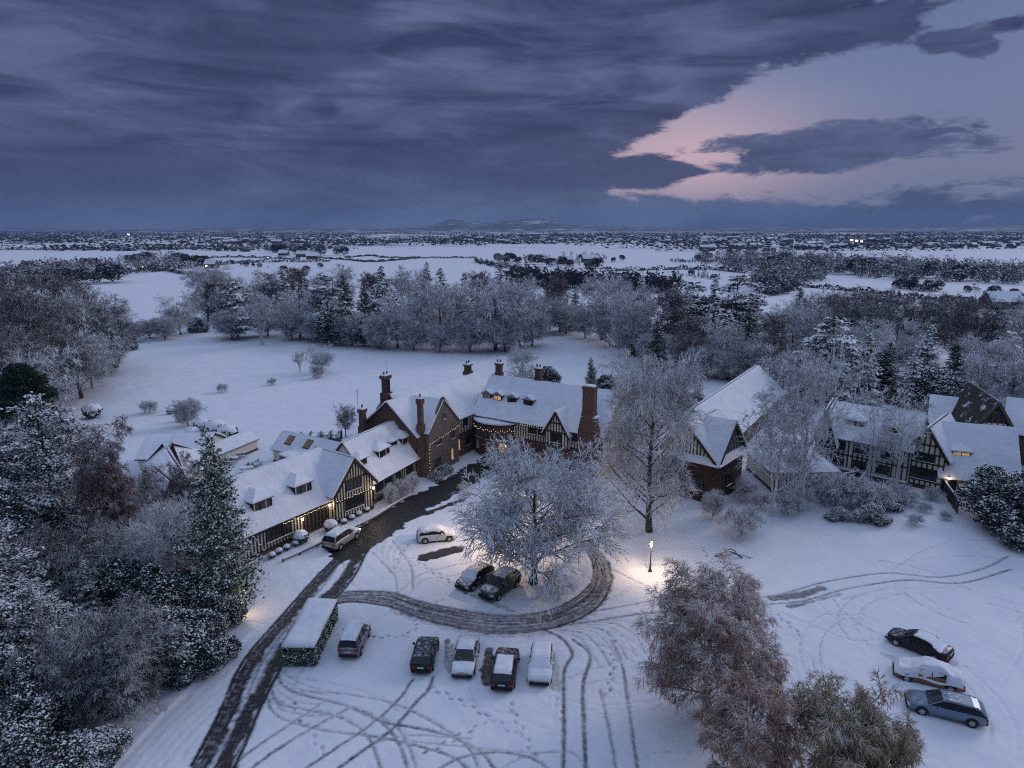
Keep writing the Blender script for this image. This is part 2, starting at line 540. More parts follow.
class MB:
    """collects faces with a material each, builds ONE mesh object"""

    def __init__(self):
        self.v, self.f, self.m = [], [], []

    def face(self, pts, mat):
        b = len(self.v)
        self.v += [tuple(p) for p in pts]
        self.f.append(tuple(range(b, b + len(pts))))
        self.m.append(mat)

    def box(self, c, s, mat, rz=0.0, top=None):
        """box with centre c, size s; top=(fx,fy) tapers the top"""
        fx, fy = top or (1, 1)
        P = []
        for z, ax, ay in ((-.5, 1, 1), (.5, fx, fy)):
            for x, y in ((-.5, -.5), (.5, -.5), (.5, .5), (-.5, .5)):
                X, Y = x * s[0] * ax, y * s[1] * ay
                P.append((c[0] + X * math.cos(rz) - Y * math.sin(rz), c[1] + X * math.sin(rz) + Y * math.cos(rz), c[2] + z * s[2]))
        self.hexa(P, mat)

    def hexa(self, P, mat):
        b = len(self.v)
        self.v += [tuple(p) for p in P]
        for q in ((0, 3, 2, 1), (4, 5, 6, 7), (0, 1, 5, 4), (1, 2, 6, 5), (2, 3, 7, 6), (3, 0, 4, 7)):
            self.f.append(tuple(b + i for i in q))
            self.m.append(mat)

    def beam(self, p, q, wdt, dep, out, mat):
        """box-section bar from p to q; out = outward direction"""
        p, q, out = Vector(p), Vector(q), Vector(out)
        d = (q - p).normalized()
        s = d.cross(out).normalized() * wdt / 2
        o = out.normalized() * dep / 2
        self.hexa([p - s - o, p + s - o, p + s + o, p - s + o, q - s - o, q + s - o, q + s + o, q - s + o], mat)

    def tube(self, p, q, r0, r1, mat, n=8, cap=True):
        p, q = Vector(p), Vector(q)
        d = (q - p).normalized()
        a = d.cross(Vector((0, 0, 1)) if abs(d.z) < 0.9 else Vector((1, 0, 0))).normalized()
        c = d.cross(a)
        b = len(self.v)
        for P, r in ((p, r0), (q, r1)):
            for k in range(n):
                th = 2 * math.pi * k / n
                self.v.append(tuple(P + (a * math.cos(th) + c * math.sin(th)) * r))
        for k in range(n):
            self.f.append((b + k, b + (k + 1) % n, b + n + (k + 1) % n, b + n + k))
            self.m.append(mat)
        if cap:
            self.f.append(tuple(b + k for k in range(n))[::-1]); self.m.append(mat)
            self.f.append(tuple(b + n + k for k in range(n))); self.m.append(mat)

    def lathe(self, c, prof, mat, n=12):
        b = len(self.v)
        for r, z in prof:
            for k in range(n):
                th = 2 * math.pi * k / n
                self.v.append((c[0] + r * math.cos(th), c[1] + r * math.sin(th), c[2] + z))
        for j in range(len(prof) - 1):
            for k in range(n):
                self.f.append((b + j * n + k, b + j * n + (k + 1) % n, b + (j + 1) * n + (k + 1) % n, b + (j + 1) * n + k))
                self.m.append(mat)

    def slab(self, A, B, C, D, th, mat, nu=1, nv=1, bumpy=0.0, seed=0, edge=0.0):
        """thick sheet over quad A(near left) B(near right) C D; top subdivided, th upwards"""
        A, B, C, D = map(Vector, (A, B, C, D))
        rr = random.Random(seed)
        ph = [rr.uniform(0, 6.28) for _ in range(6)]
        b = len(self.v)
        nrm = (B - A).cross(D - A).normalized()
        if nrm.z < 0:
            nrm = -nrm
        for j in range(nv + 1):
            for i in range(nu + 1):
                u, v = i / nu, j / nv
                p = (A * (1 - u) + B * u) * (1 - v) + (D * (1 - u) + C * u) * v
                t_ = th * (1 + bumpy * (math.sin(p.x * 1.3 + ph[0]) * math.sin(p.y * 1.1 + ph[1]) + 0.5 * math.sin(p.x * 3.1 + p.z * 2 + ph[2]) + 0.4 * rr.uniform(-1, 1)))
                if edge and (i in (0, nu) or j in (0, nv)):
                    t_ *= edge
                self.v.append(tuple(p + nrm * t_))
        wv = nu + 1
        for j in range(nv):
            for i in range(nu):
                a = b + j * wv + i
                self.f.append((a, a + 1, a + wv + 1, a + wv)); self.m.append(mat)
        ring = [b + i for i in range(nu + 1)] + [b + j * wv + nu for j in range(1, nv + 1)] + [b + nv * wv + i for i in range(nu - 1, -1, -1)] + [b + j * wv for j in range(nv - 1, 0, -1)]
        c = len(self.v)
        for idx in ring:
            k = idx - b
            i, j = k % wv, k // wv
            u, v = i / nu, j / nv
            self.v.append(tuple((A * (1 - u) + B * u) * (1 - v) + (D * (1 - u) + C * u) * v))
        n = len(ring)
        for k in range(n):
            self.f.append((c + k, c + (k + 1) % n, ring[(k + 1) % n], ring[k])); self.m.append(mat)
        self.f.append(tuple(c + k for k in range(n))[::-1]); self.m.append(mat)

    def mesh(self, name, smooth=False):
        mats = list(dict.fromkeys(self.m))
        me = bpy.data.meshes.new(name)
        me.from_pydata(self.v, [], self.f)
        for m in mats:
            me.materials.append(MAT[m])
        me.polygons.foreach_set('material_index', [mats.index(m) for m in self.m])
        if smooth:
            me.polygons.foreach_set('use_smooth', [True] * len(self.f))
        me.update()
        return me

    def build(self, name, parent=None, loc=None, smooth=False):
        return link(name, self.mesh(name, smooth), parent, loc)


# ------------------------------------------------------------------ ground sheet with wheel ruts
def catmull(pts, step=0.25):
    P = [Vector(p) for p in pts]
    P = [P[0] * 2 - P[1]] + P + [P[-1] * 2 - P[-2]]
    out = []
    for i in range(1, len(P) - 2):
        p0, p1, p2, p3 = P[i - 1:i + 3]
        n = max(2, int((p2 - p1).length / step))
        for k in range(n):
            t = k / n
            out.append(0.5 * ((2 * p1) + (p2 - p0) * t + (2 * p0 - 5 * p1 + 4 * p2 - p3) * t * t + (3 * p1 - p0 - 3 * p2 + p3) * t ** 3))
    out.append(P[-2])
    return np.array([(p.x, p.y) for p in out])


def streaks(pts, wd, base, n, lo_=.45, hi_=1.0, seed=0):
    """a worn band: faint slush overall with n darker wheel lines running along it"""
    rr = random.Random(seed)
    T(pts, wd, base, .03)
    W_ = [at(*p) for p in pts]
    for k in range(n):
        o = (rr.random() - .5) * wd * 1.05
        a_, b_ = rr.uniform(-.12, .12), rr.uniform(0, 6)
        q = []
        for i, p in enumerate(W_):
            d = (W_[min(i + 1, len(W_) - 1)] - W_[max(i - 1, 0)]).normalized()
            q.append(p + Vector((-d.y, d.x, 0)) * (o + a_ * math.sin(i * 1.1 + b_)))
        i0 = rr.choice((0, 0, 1)) ; i1 = len(q) - rr.choice((0, 0, 1))
        if i1 - i0 >= 3:
            T([tuple(v) for v in q[i0:i1]], rr.uniform(.10, .26), rr.uniform(lo_, hi_), .045)


TR = []   # (pixel polyline, width m, darkness, rut depth)


def T(pts, wd=0.24, dk=0.62, dep=0.04):
    TR.append((pts, wd, dk, dep))


# drive past the house: wet tarmac
T([(520, 449), (500, 458), (468, 476), (440, 492), (418, 503), (380, 527), (350, 549)], 4.4, 1.25, 0.05)
T([(352, 546), (338, 562), (316, 585), (284, 622), (250, 664), (229, 713), (203, 764), (192, 790)], 1.0, 0.80, 0.05)
streaks(TR[-1][0], 1.3, .50, 7, .7, 1.05, 1)
T([(362, 548), (345, 578), (325, 600), (294, 632), (268, 677), (253, 703), (238, 734), (222, 768), (212, 790)], 1.0, 0.86, 0.05)
streaks(TR[-1][0], 1.4, .50, 8, .7, 1.1, 2)
T([(345, 553), (328, 580), (300, 612), (262, 662), (243, 708), (222, 750), (208, 780)], 0.30, 0.5, 0.03)
T([(338, 590), (305, 625), (278, 662), (262, 700), (246, 740), (232, 780)], 0.35, 0.6, 0.03)
# turning circle
up = [(306, 612), (326, 599), (345, 594), (387, 594), (421, 604), (462, 613), (503, 618), (540, 615), (568, 605), (588, 591), (597, 577), (594, 557), (580, 540)]
lo = [(300, 622), (325, 606), (352, 600), (393, 605), (421, 615), (462, 625), (503, 630), (544, 627), (571, 619), (592, 608), (602, 595), (607, 580), (604, 562), (590, 545)]
streaks(up, 1.0, .50, 6, .5, .95, 3)
streaks(lo, 1.1, .58, 8, .5, 1.05, 4)
mid = [((a[0] + b[0]) / 2, (a[1] + b[1]) / 2) for a, b in zip(up, lo)]
T(mid, 0.35, 0.75, 0.04)
streaks([(x, y + 4) for x, y in lo[3:12]], 1.0, 0.3, 4, .4, .8, 6)
T([(x, y - 3.5) for x, y in up[3:]], 0.22, 0.5, 0.03)
streaks([(x + 1, y + 1) for x, y in mid[3:]], 1.1, 0.35, 6, .5, 1.05, 5)
# drive on to the upper gate, and streaks along it
T([(540, 624), (580, 614), (625, 606), (667, 598), (720, 598), (771, 596), (827, 581), (883, 573), (940, 577), (985, 568), (1008, 556)], 0.26, 0.55)
T([(540, 628), (580, 623), (625, 616), (667, 611), (720, 609), (771, 604), (805, 600), (850, 588), (905, 580), (960, 583), (1010, 570)], 0.26, 0.60)
T([(771, 598), (800, 594), (822, 588)], 0.9, 0.62)
T([(790, 606), (815, 600), (840, 594)], 0.45, 0.6)
T([(606, 566), (640, 583), (668, 598)], 0.22, 0.55, 0.04)
T([(892, 570), (920, 552), (953, 541), (990, 540)], 0.2, 0.28)
T([(880, 572), (915, 560), (960, 556), (1005, 558)], 0.2, 0.25)
T([(840, 600), (880, 590), (930, 588), (1000, 586)], 0.2, 0.25)
T([(850, 640), (838, 620), (850, 600), (890, 585)], 0.18, 0.30)
T([(870, 648), (856, 625), (868, 604), (905, 592)], 0.18, 0.28)
T([(775, 610), (810, 625), (850, 640), (880, 640)], 0.2, 0.25)
# fanning arcs right of the car row
for k in range(7):
    T([(548 + k * 6, 632 - k * 2), (575 + k * 8, 636 - k * 2.5), (590 + k * 9, 650 - k * 3), (600 + k * 9, 668 - k * 3)], 0.17, 0.40 + 0.12 * (k % 2))
T([(545, 630), (563, 640), (572, 655), (564, 672), (564, 720), (563, 790)], 0.28, 0.68)
T([(573, 640), (590, 655), (583, 685), (584, 730), (587, 790)], 0.30, 0.66)
T([(600, 690), (607, 720), (613, 750), (618, 790)], 0.24, 0.52)
T([(612, 640), (622, 665), (629, 710), (637, 765), (640, 790)], 0.26, 0.6)
T([(640, 760), (660, 752), (690, 752)], 0.2, 0.3)
# loops in the lower car park
T([(277, 662), (281, 683), (306, 695), (344, 704), (373, 716), (394, 736), (406, 763), (408, 790)], 0.24, 0.62)
T([(268, 672), (277, 701), (303, 708), (338, 716), (365, 733), (379, 763), (382, 790)], 0.24, 0.58)
T([(266, 690), (273, 711), (297, 723), (338, 732), (373, 736), (414, 745), (452, 757), (475, 775)], 0.24, 0.60)
T([(353, 708), (385, 722), (429, 730), (458, 739), (483, 754), (505, 785)], 0.26, 0.66)
T([(380, 716), (398, 728), (408, 745), (416, 768), (418, 790)], 0.22, 0.5)
T([(322, 702), (280, 730), (244, 756), (226, 775)], 0.26, 0.55)
T([(349, 707), (297, 736), (254, 766), (235, 785)], 0.28, 0.60)
T([(413, 678), (397, 701), (367, 727), (306, 768), (285, 785)], 0.26, 0.60)
T([(433, 677), (428, 690), (414, 704), (391, 730), (338, 768), (315, 788)], 0.28, 0.66)
T([(395, 740), (440, 744), (480, 748), (520, 752), (560, 752)], 0.2, 0.42)
T([(430, 775), (460, 758), (500, 752), (540, 762), (560, 785)], 0.24, 0.55)
for k in range(6):
    T([(276 - k * 1.5, 655 + k * 7), (284 - k, 672 + k * 7), (304, 684 + k * 6), (330, 690 + k * 5)], 0.15, 0.42)
# tracks beside the drive and inside the circle
T([(372, 552), (394, 575), (397, 592)], 0.22, 0.5)
T([(392, 540), (410, 565), (413, 590)], 0.22, 0.55)
T([(398, 592), (420, 575), (450, 566), (470, 562)], 0.2, 0.42)
T([(410, 592), (425, 580), (455, 575), (470, 572)], 0.2, 0.38)
T([(395, 560), (430, 556), (470, 548)], 0.2, 0.35)
T([(340, 560), (350, 580), (362, 592)], 0.18, 0.4)
T([(330, 575), (342, 585), (350, 594)], 0.18, 0.35)
for k in range(5):
    T([(395 + k * 11, 520 + k * 1), (375 + k * 6, 545 + k * 3), (388 + k * 6, 575 + k * 3)], 0.14, 0.25)
# dark empty bay beside the small white car
T([(426, 557), (440, 553), (457, 549)], 1.7, 1.05, 0.10)
T([(400, 522), (415, 516), (430, 512)], 0.8, 0.9, 0.04)
T([(430, 511), (445, 506), (462, 500)], 0.9, 0.85, 0.04)
# left lane: shadow streaks along the kerb, painted as faint shallow dark lines
for k in range(9):
    o_ = k * 9
    T([(262 + o_ * .55, 634 + o_ * .35), (208 + o_, 678 + o_ * .2), (154 + o_ * 1.1, 730), (118 + o_ * 1.2, 768), (100 + o_ * 1.2, 786)], 0.12, 0.22 + 0.1 * (k % 3 == 1), 0.03)
for k in range(5):
    T([(600 + k * 3, 604 - k * 2), (640 + k * 4, 590 - k * 4), (668 + k * 6, 585 - k * 5)], 0.13, 0.26)
    T([(590 + k * 9, 640 - k * 5), (612 + k * 9, 650 - k * 5), (640 + k * 5, 665 - k * 4)], 0.13, 0.34)
T([(560, 700), (600, 705), (660, 700)], 0.15, 0.22)
T([(470, 700), (500, 712), (545, 716)], 0.14, 0.2)
T([(300, 690), (350, 694), (395, 704), (440, 726), (470, 750), (482, 785)], 0.22, 0.5)
T([(288, 676), (330, 682), (372, 694), (400, 712)], 0.17, 0.36)
T([(340, 768), (372, 745), (410, 735), (470, 738)], 0.2, 0.44)
T([(500, 768), (530, 755), (570, 752), (590, 770)], 0.2, 0.42)
for k in range(6):
    T([(935 - k * 9, 560 + k * 7), (900 - k * 8, 580 + k * 8), (868 - k * 4, 606 + k * 6), (872, 640 + k * 2)], 0.13, 0.16 + .05 * (k % 2))
T([(1010, 600), (1024, 640), (1000, 690)], 0.16, 0.2)
# scuffed snow round parked cars
T([(449, 647), (452, 668)], 0.9, 0.42, 0.03)
T([(489, 650), (487, 682)], 0.8, 0.80, 0.04)
T([(447, 640), (446, 662)], 0.4, 0.7, 0.03)
T([(553, 655), (556, 690)], 0.7, 0.35, 0.03)
T([(476, 596), (510, 610)], 0.6, 0.4, 0.03)
T([(340, 556), (330, 566), (318, 574)], 0.5, 0.55, 0.03)
T([(882, 655), (925, 668), (955, 664)], 0.6, 0.30, 0.03)


# faint older arcs across the car park and the right-hand snow
_fr = random.Random(4)
for k in range(34):
    if k % 2:
        cx_, cy_ = _fr.uniform(800, 1000), _fr.uniform(570, 700)
    else:
        cx_, cy_ = _fr.uniform(280, 640), _fr.uniform(640, 760)
    C_ = at(cx_, cy_); r_, a0_, sw = _fr.uniform(4, 11), _fr.uniform(0, 6.28), _fr.uniform(.6, 1.6)
    for dr in (0, 1.45):
        T([(C_.x + (r_ + dr) * math.cos(a0_ + sw * t_ / 6), C_.y + (r_ + dr) * math.sin(a0_ + sw * t_ / 6), 0) for t_ in range(7)], .15, _fr.uniform(.16, .42), .03)
# trails of footprints
_fr = random.Random(9)
for a, b in (((428, 690), (520, 740)), ((505, 705), (540, 760)), ((445, 600), (400, 640)), ((372, 640), (410, 640)), ((345, 560), (330, 545)), ((548, 700), (560, 730)),
             ((610, 640), (600, 700)), ((700, 548), (740, 590)), ((760, 600), (800, 640)), ((405, 545), (395, 575)), ((300, 700), (330, 760)), ((880, 680), (850, 720)), ((480, 720), (420, 760)), ((560, 600), (560, 585)), ((420, 560), (470, 600))):
    A_, B_ = at(*a), at(*b)
    n_ = int((B_ - A_).length / .62)
    d_ = (B_ - A_).normalized(); s_ = Vector((-d_.y, d_.x, 0))
    for k in range(n_):
        c_ = A_.lerp(B_, k / n_) + s_ * (.14 * (-1) ** k + .5 * math.sin(k * .15 + a[0])) + Vector((_fr.uniform(-.05, .05), _fr.uniform(-.05, .05), 0))
        T([tuple(c_ - d_ * .12), tuple(c_), tuple(c_ + d_ * .12)], .17, _fr.uniform(.5, .8), .07)


def axis(lo_, hi_, flo, fhi, fine, grow=1.09, first=None):
    a = list(np.arange(flo, fhi, fine))
    s, x = fine, fhi
    while x < hi_:
        a.append(x); s *= grow; x += s
    a.append(hi_)
    s, x = fine, flo
    b = []
    while x > lo_:
        s *= grow; x -= s; b.append(max(x, lo_))
    return np.array(b[::-1] + a)


def build_ground():
    X = axis(-16000, 16000, -44, 50, 0.13)
    Y = axis(-60, 9000, 26, 92, 0.13)
    nx, ny = len(X), len(Y)
    gx_, gy_ = np.meshgrid(X, Y)
    wet = np.zeros((ny, nx), np.float32)
    WOB = np.zeros((ny, nx), np.float32)
    rw = np.random.default_rng(3)
    for _ in range(26):
        fr_ = rw.uniform(.5, 7.5); th_ = rw.uniform(0, 6.28)
        WOB += (np.sin(gx_ * fr_ * math.cos(th_) + gy_ * fr_ * math.sin(th_) + rw.uniform(0, 6.28)) / (1 + fr_ * .25)).astype(np.float32)
    WOB /= 1.6
    z = np.zeros((ny, nx), np.float32)
    for pts, wd, dk, dep in TR:
        L = catmull([at(*p) for p in pts]) if len(pts[0]) == 2 else catmull([Vector(p) for p in pts])
        rad = wd * 0.5
        pad = rad + 0.5
        for s_ in range(0, len(L) - 1, 12):
            seg = L[s_:s_ + 13]
            x0, x1 = seg[:, 0].min() - pad, seg[:, 0].max() + pad
            y0, y1 = seg[:, 1].min() - pad, seg[:, 1].max() + pad
            i0, i1 = np.searchsorted(X, [x0, x1])
            j0, j1 = np.searchsorted(Y, [y0, y1])
            if i1 <= i0 or j1 <= j0:
                continue
            sx_, sy_ = gx_[j0:j1, i0:i1], gy_[j0:j1, i0:i1]
            d = np.full(sx_.shape, 1e9)
            for (ax, ay), (bx_, by_) in zip(seg[:-1], seg[1:]):
                vx, vy = bx_ - ax, by_ - ay
                tt = np.clip(((sx_ - ax) * vx + (sy_ - ay) * vy) / (vx * vx + vy * vy + 1e-9), 0, 1)
                d = np.minimum(d, np.hypot(sx_ - ax - tt * vx, sy_ - ay - tt * vy))
            d = d + WOB[j0:j1, i0:i1] * (0.05 + 0.12 * min(wd, 4) / 4) * (wd > .3)
            f = np.clip((rad + 0.13 - d) / 0.22, 0, 1)
            f = f * (1 - .22 * np.clip(np.sin(sx_ * .55 + wd * 9 + s_ * .0) + np.sin(sy_ * .8 + dk * 11), 0, 1)) if wd < .5 else f
            wet[j0:j1, i0:i1] = np.maximum(wet[j0:j1, i0:i1], f * dk)
            z[j0:j1, i0:i1] = np.minimum(z[j0:j1, i0:i1], -dep * f)
            rim = np.exp(-((d - rad - 0.22) / 0.12) ** 2) * dep * 0.6
            z[j0:j1, i0:i1] = np.maximum(z[j0:j1, i0:i1], np.where(z[j0:j1, i0:i1] >= 0, rim, -1))
    # streaks along wide tarmac: crushed snow between wheel lines
    # kerb of the left lane: the verge side lies 12 cm higher
    kb = [at(*p) for p in ((262, 626), (255, 632), (208, 673), (154, 724), (116, 768), (98, 786))]
    for a, b in zip(kb[:-1], kb[1:]):
        vx, vy = b.x - a.x, b.y - a.y
        L_ = math.hypot(vx, vy)
        tt = ((gx_ - a.x) * vx + (gy_ - a.y) * vy) / L_ ** 2
        sd_ = ((gx_ - a.x) * vy - (gy_ - a.y) * vx) / L_
        inside = (tt >= 0) & (tt <= 1) & (sd_ > -0.0) & (sd_ < 30) if False else (tt >= 0) & (tt <= 1)
        h = np.clip((sd_ + 0.06) / 0.12, 0, 1) * (sd_ < 3.0) * 0.13
        z = np.where(inside & (sd_ > -0.1) & (sd_ < 3.0), z + h * np.clip((3.0 - sd_) / 2.0, 0, 1), z)
    # trodden, lumpy snow on the forecourt
    z += np.clip(WOB * .5, -1, 1) * .030 * np.clip(1 - np.hypot(gx_ - 2, gy_ - 50) / 60, 0, 1)
    # gentle unevenness of the lawn and the car park
    z += 0.05 * np.sin(gx_ * 0.21 + 1.3) * np.sin(gy_ * 0.17) + 0.03 * np.sin(gx_ * 0.53) * np.sin(gy_ * 0.61 + 2)
    far = np.clip((np.hypot(gx_, gy_) - 200) / 500, 0, 1)
    z += far * (1.2 * np.sin(gx_ * 0.006 + 1) * np.sin(gy_ * 0.005))
    V = np.stack([gx_.ravel(), gy_.ravel(), z.ravel()], 1)
    idx = np.arange(nx * ny).reshape(ny, nx)
    Q = np.stack([idx[:-1, :-1].ravel(), idx[:-1, 1:].ravel(), idx[1:, 1:].ravel(), idx[1:, :-1].ravel()], 1)
    me = np_mesh('ground', V, Q, 'ground_snow', smooth=True)
    at_ = me.attributes.new('wet', 'FLOAT', 'POINT')
    at_.data.foreach_set('value', wet.ravel())
    tag(link('ground', me), kind='structure')


build_ground()


def build_hills():
    X = np.linspace(-9500, 9500, 420)
    Y = np.linspace(3400, 9000, 90)
    gx_, gy_ = np.meshgrid(X, Y)
    az_ = np.degrees(np.arctan2(gx_, gy_))
    t = np.clip((gy_ - 3500) / 4000, 0, 1)
    base = 22 * t * (1 + 0.25 * np.sin(gx_ * 0.0021 + gy_ * 0.001) + 0.3 * np.sin(gx_ * 0.0009 + 2) + 0.15 * np.sin(gx_ * 0.006 + gy_ * .002))
    def bmp(px, wdt, h, y0=7000, sy=900):
        a0 = math.degrees(math.atan((px - 512) / FPX / _cp))
        return h * np.exp(-((az_ - a0) / wdt) ** 2) * np.exp(-((gy_ - y0) / sy) ** 2)
    z = base * 1.1 + bmp(455, 1.5, 75) + bmp(478, 3.5, 30) + bmp(512, 2.0, 42) + bmp(540, 1.7, 72) + bmp(557, 0.9, 42) + bmp(620, 6, 16) + bmp(1010, 3.0, 32) + bmp(800, 9, 14)
    z += 3.0 * np.sin(gx_ * 0.013) * np.sin(gy_ * 0.01) + 4 * t * np.sin(gx_ * 0.0043 + gy_ * .003)
    z = z - 4 + np.clip((gy_ - 3400) / 300, 0, 1) * 5
    V = np.stack([gx_.ravel(), gy_.ravel(), z.ravel()], 1)
    ny, nx = gx_.shape
    idx = np.arange(nx * ny).reshape(ny, nx)
    Q = np.stack([idx[:-1, :-1].ravel(), idx[:-1, 1:].ravel(), idx[1:, 1:].ravel(), idx[1:, :-1].ravel()], 1)
    me = np_mesh('hills', V, Q, 'ground_snow', smooth=True)
    me.attributes.new('wet', 'FLOAT', 'POINT')
    tag(link('hills', me), kind='structure')


build_hills()

# ------------------------------------------------------------------ building kit
class Frame:
    """a wall plane: origin, along, outward (building-local coordinates)"""

    def __init__(self, o, u, n):
        self.o, self.u, self.n = Vector(o), Vector(u).normalized(), Vector(n).normalized()

    def p(self, u, z, out=0.0):
        return self.o + self.u * u + Vector((0, 0, z)) + self.n * out


def window(fr, u, z, wd, ht, parent, cols=3, rows=2, glass='glass', frame='timber', depth=0.05, name='window'):
    """surround and glazing bars, with the pane as its own sub-part"""
    m = MB()
    t = 0.09
    for a, b in (((u - wd / 2 - t / 2, z + ht / 2), (u + wd / 2 + t / 2, z + ht / 2)), ((u - wd / 2 - t / 2, z - ht / 2), (u + wd / 2 + t / 2, z - ht / 2))):
        m.beam(fr.p(a[0], a[1], depth), fr.p(b[0], b[1], depth), t, 0.12, fr.n, frame)
    for s in (-1, 1):
        m.beam(fr.p(u + s * wd / 2, z - ht / 2, depth), fr.p(u + s * wd / 2, z + ht / 2, depth), t, 0.118, fr.n, frame)
    for k in range(1, cols):
        x = u - wd / 2 + wd * k / cols
        m.beam(fr.p(x, z - ht / 2, depth), fr.p(x, z + ht / 2, depth), 0.06, 0.10, fr.n, frame)
    for k in range(1, rows):
        y = z - ht / 2 + ht * k / rows
        m.beam(fr.p(u - wd / 2, y, depth), fr.p(u + wd / 2, y, depth), 0.04, 0.09, fr.n, frame)
    # snow on the sill
    m.beam(fr.p(u - wd / 2 - .05, z - ht / 2 + .075, depth + .09), fr.p(u + wd / 2 + .05, z - ht / 2 + .075, depth + .09), 0.06, 0.10, fr.n, 'snow')
    o = m.build(name, parent)
    g_ = MB()
    g_.beam(fr.p(u - wd / 2, z, depth - 0.015), fr.p(u + wd / 2, z, depth - 0.015), ht, 0.03, fr.n, glass)
    g_.build('pane', o)
    return o


def studs(m, fr, u0, u1, z0, top, step=0.42, wd=0.13, rails=(), skip=(), mat='timber'):
    """close-studded timber; top is a height or a function of u; skip = (u0,u1,z0,z1) holes for windows"""
    f = top if callable(top) else (lambda u: top)
    n = max(1, round((u1 - u0) / step))
    for k in range(n + 1):
        u = u0 + (u1 - u0) * k / n
        segs = [(z0, f(min(max(u, u0 + .05), u1 - .05)))]
        for a, b, c, d in skip:
            if a - .05 < u < b + .05:
                ns = []
                for s0, s1 in segs:
                    if s0 < c:
                        ns.append((s0, min(s1, c)))
                    if s1 > d:
                        ns.append((max(s0, d), s1))
                segs = ns
        for s0, s1 in segs:
            if s1 - s0 > 0.1:
                m.beam(fr.p(u, s0, .03), fr.p(u, s1, .03), wd, .07, fr.n, mat)
    for z in rails:
        # clip a rail to where the wall is that tall
        us = [u0 + (u1 - u0) * k / 60 for k in range(61)]
        ok = [u for u in us if f(u) >= z - 0.01]
        if ok:
            m.beam(fr.p(ok[0], z, .035), fr.p(ok[-1], z, .035), .15, .09, fr.n, mat)


def chimney(parent, x, y, z0, z1, sx=0.9, sy=0.6, stacks=2, mat='brick', rz=0.0):
    """brick stack with corbelled head, flues and a cap of snow"""
    m = MB()
    h = z1 - z0
    m.box((x, y, z0 + h * .28), (sx * 1.12, sy * 1.15, h * .56), mat, rz)
    for k in range(stacks):
        o = (k - (stacks - 1) / 2) * sx / stacks
        cx_, cy_ = x + o * math.cos(rz), y + o * math.sin(rz)
        m.box((cx_, cy_, z0 + h * .74), (sx / stacks * .86, sy * .82, h * .40), mat, rz + (0.78 if stacks > 1 and sy > .7 else 0))
    m.box((x, y, z0 + h * .95), (sx * 1.12, sy * 1.12, h * .08), mat, rz)
    c = m.build('chimney', parent)
    s = MB()
    s.box((x, y, z1 + .08), (sx * 1.08, sy * 1.08, .20), 'snow', rz, (0.8, 0.8))
    s.build('snow_cap', c)
    p = MB()
    for k in range(stacks):
        o = (k - (stacks - 1) / 2) * sx / stacks
        p.lathe((x + o * math.cos(rz), y + o * math.sin(rz), z1 + .1), [(.13, 0), (.11, .35), (.14, .38), (.14, .44)], 'brick', 8)
    p.build('chimney_pot', c)
    return c


def dormer(parent, x, y0, zb, wd, ht, dep, cols=3, glass='glass', flip=1, hip=True, snow=0.16):
    """roof dormer looking towards -y; floor of the window at zb; dep = how far it runs back into the roof"""
    zb += .38; y0 -= .1
    m = MB()
    m.box((x, y0 + dep / 2, zb + ht / 2 - .3), (wd, dep, ht + .6), 'timber')
    d = m.build('dormer', parent)
    fr = Frame((x, y0, zb), (1, 0, 0), (0, -1, 0))
    wm = MB()
    for k in range(cols + 1):
        u = -wd / 2 + .08 + (wd - .16) * k / cols
        wm.beam(fr.p(u, .1, .03), fr.p(u, ht - .12, .03), .09, .08, fr.n, 'plaster' if k % 2 == 0 and cols > 2 else 'timber')
    wm.beam(fr.p(-wd / 2, .08, .03), fr.p(wd / 2, .08, .03), .12, .09, fr.n, 'timber')
    wm.beam(fr.p(-wd / 2 + .05, ht / 2, .012), fr.p(wd / 2 - .05, ht / 2, .012), ht - .2, .02, fr.n, glass)
    wm.build('window', d)
    r = MB()
    ov = .22
    e0, e1, yf, yb = x - wd / 2 - ov, x + wd / 2 + ov, y0 - ov, y0 + dep
    rz_ = zb + ht + wd * .34
    yr = y0 + (wd * .42 if hip else -ov)
    A = (e0, yf, zb + ht); B = (e1, yf, zb + ht); C = (e1, yb, zb + ht); D = (e0, yb, zb + ht)
    P_, Q_ = (x, yr, rz_), (x, yb + wd * .2, rz_)
    for mat, t in (('roof_tile', 0.0), ('snow', snow)):
        k = 0.04 if mat == 'snow' else 0
        up = Vector((0, 0, t + .02 if t else 0))
        A2, B2, C2, D2 = [Vector(v) + up + Vector(((x - v[0]) * k, 0, 0)) for v in (A, B, C, D)]
        P2, Q2 = Vector(P_) + up, Vector(Q_) + up
        mm = MB()
        mm.face([A2, B2, P2], mat); mm.face([B2, C2, Q2, P2], mat); mm.face([D2, A2, P2, Q2], mat)
        low = [Vector(v) + Vector((0, 0, -.08 if not t else .01)) for v in (A, B, C, D)]
        mm.face([low[0], low[1], B2, A2], mat); mm.face([low[1], low[2], C2, B2], mat); mm.face([low[3], low[0], A2, D2], mat)
        mm.face(low[::-1], mat)
        mm.build('dormer_roof' if mat == 'roof_tile' else 'roof_snow', d)
    return d


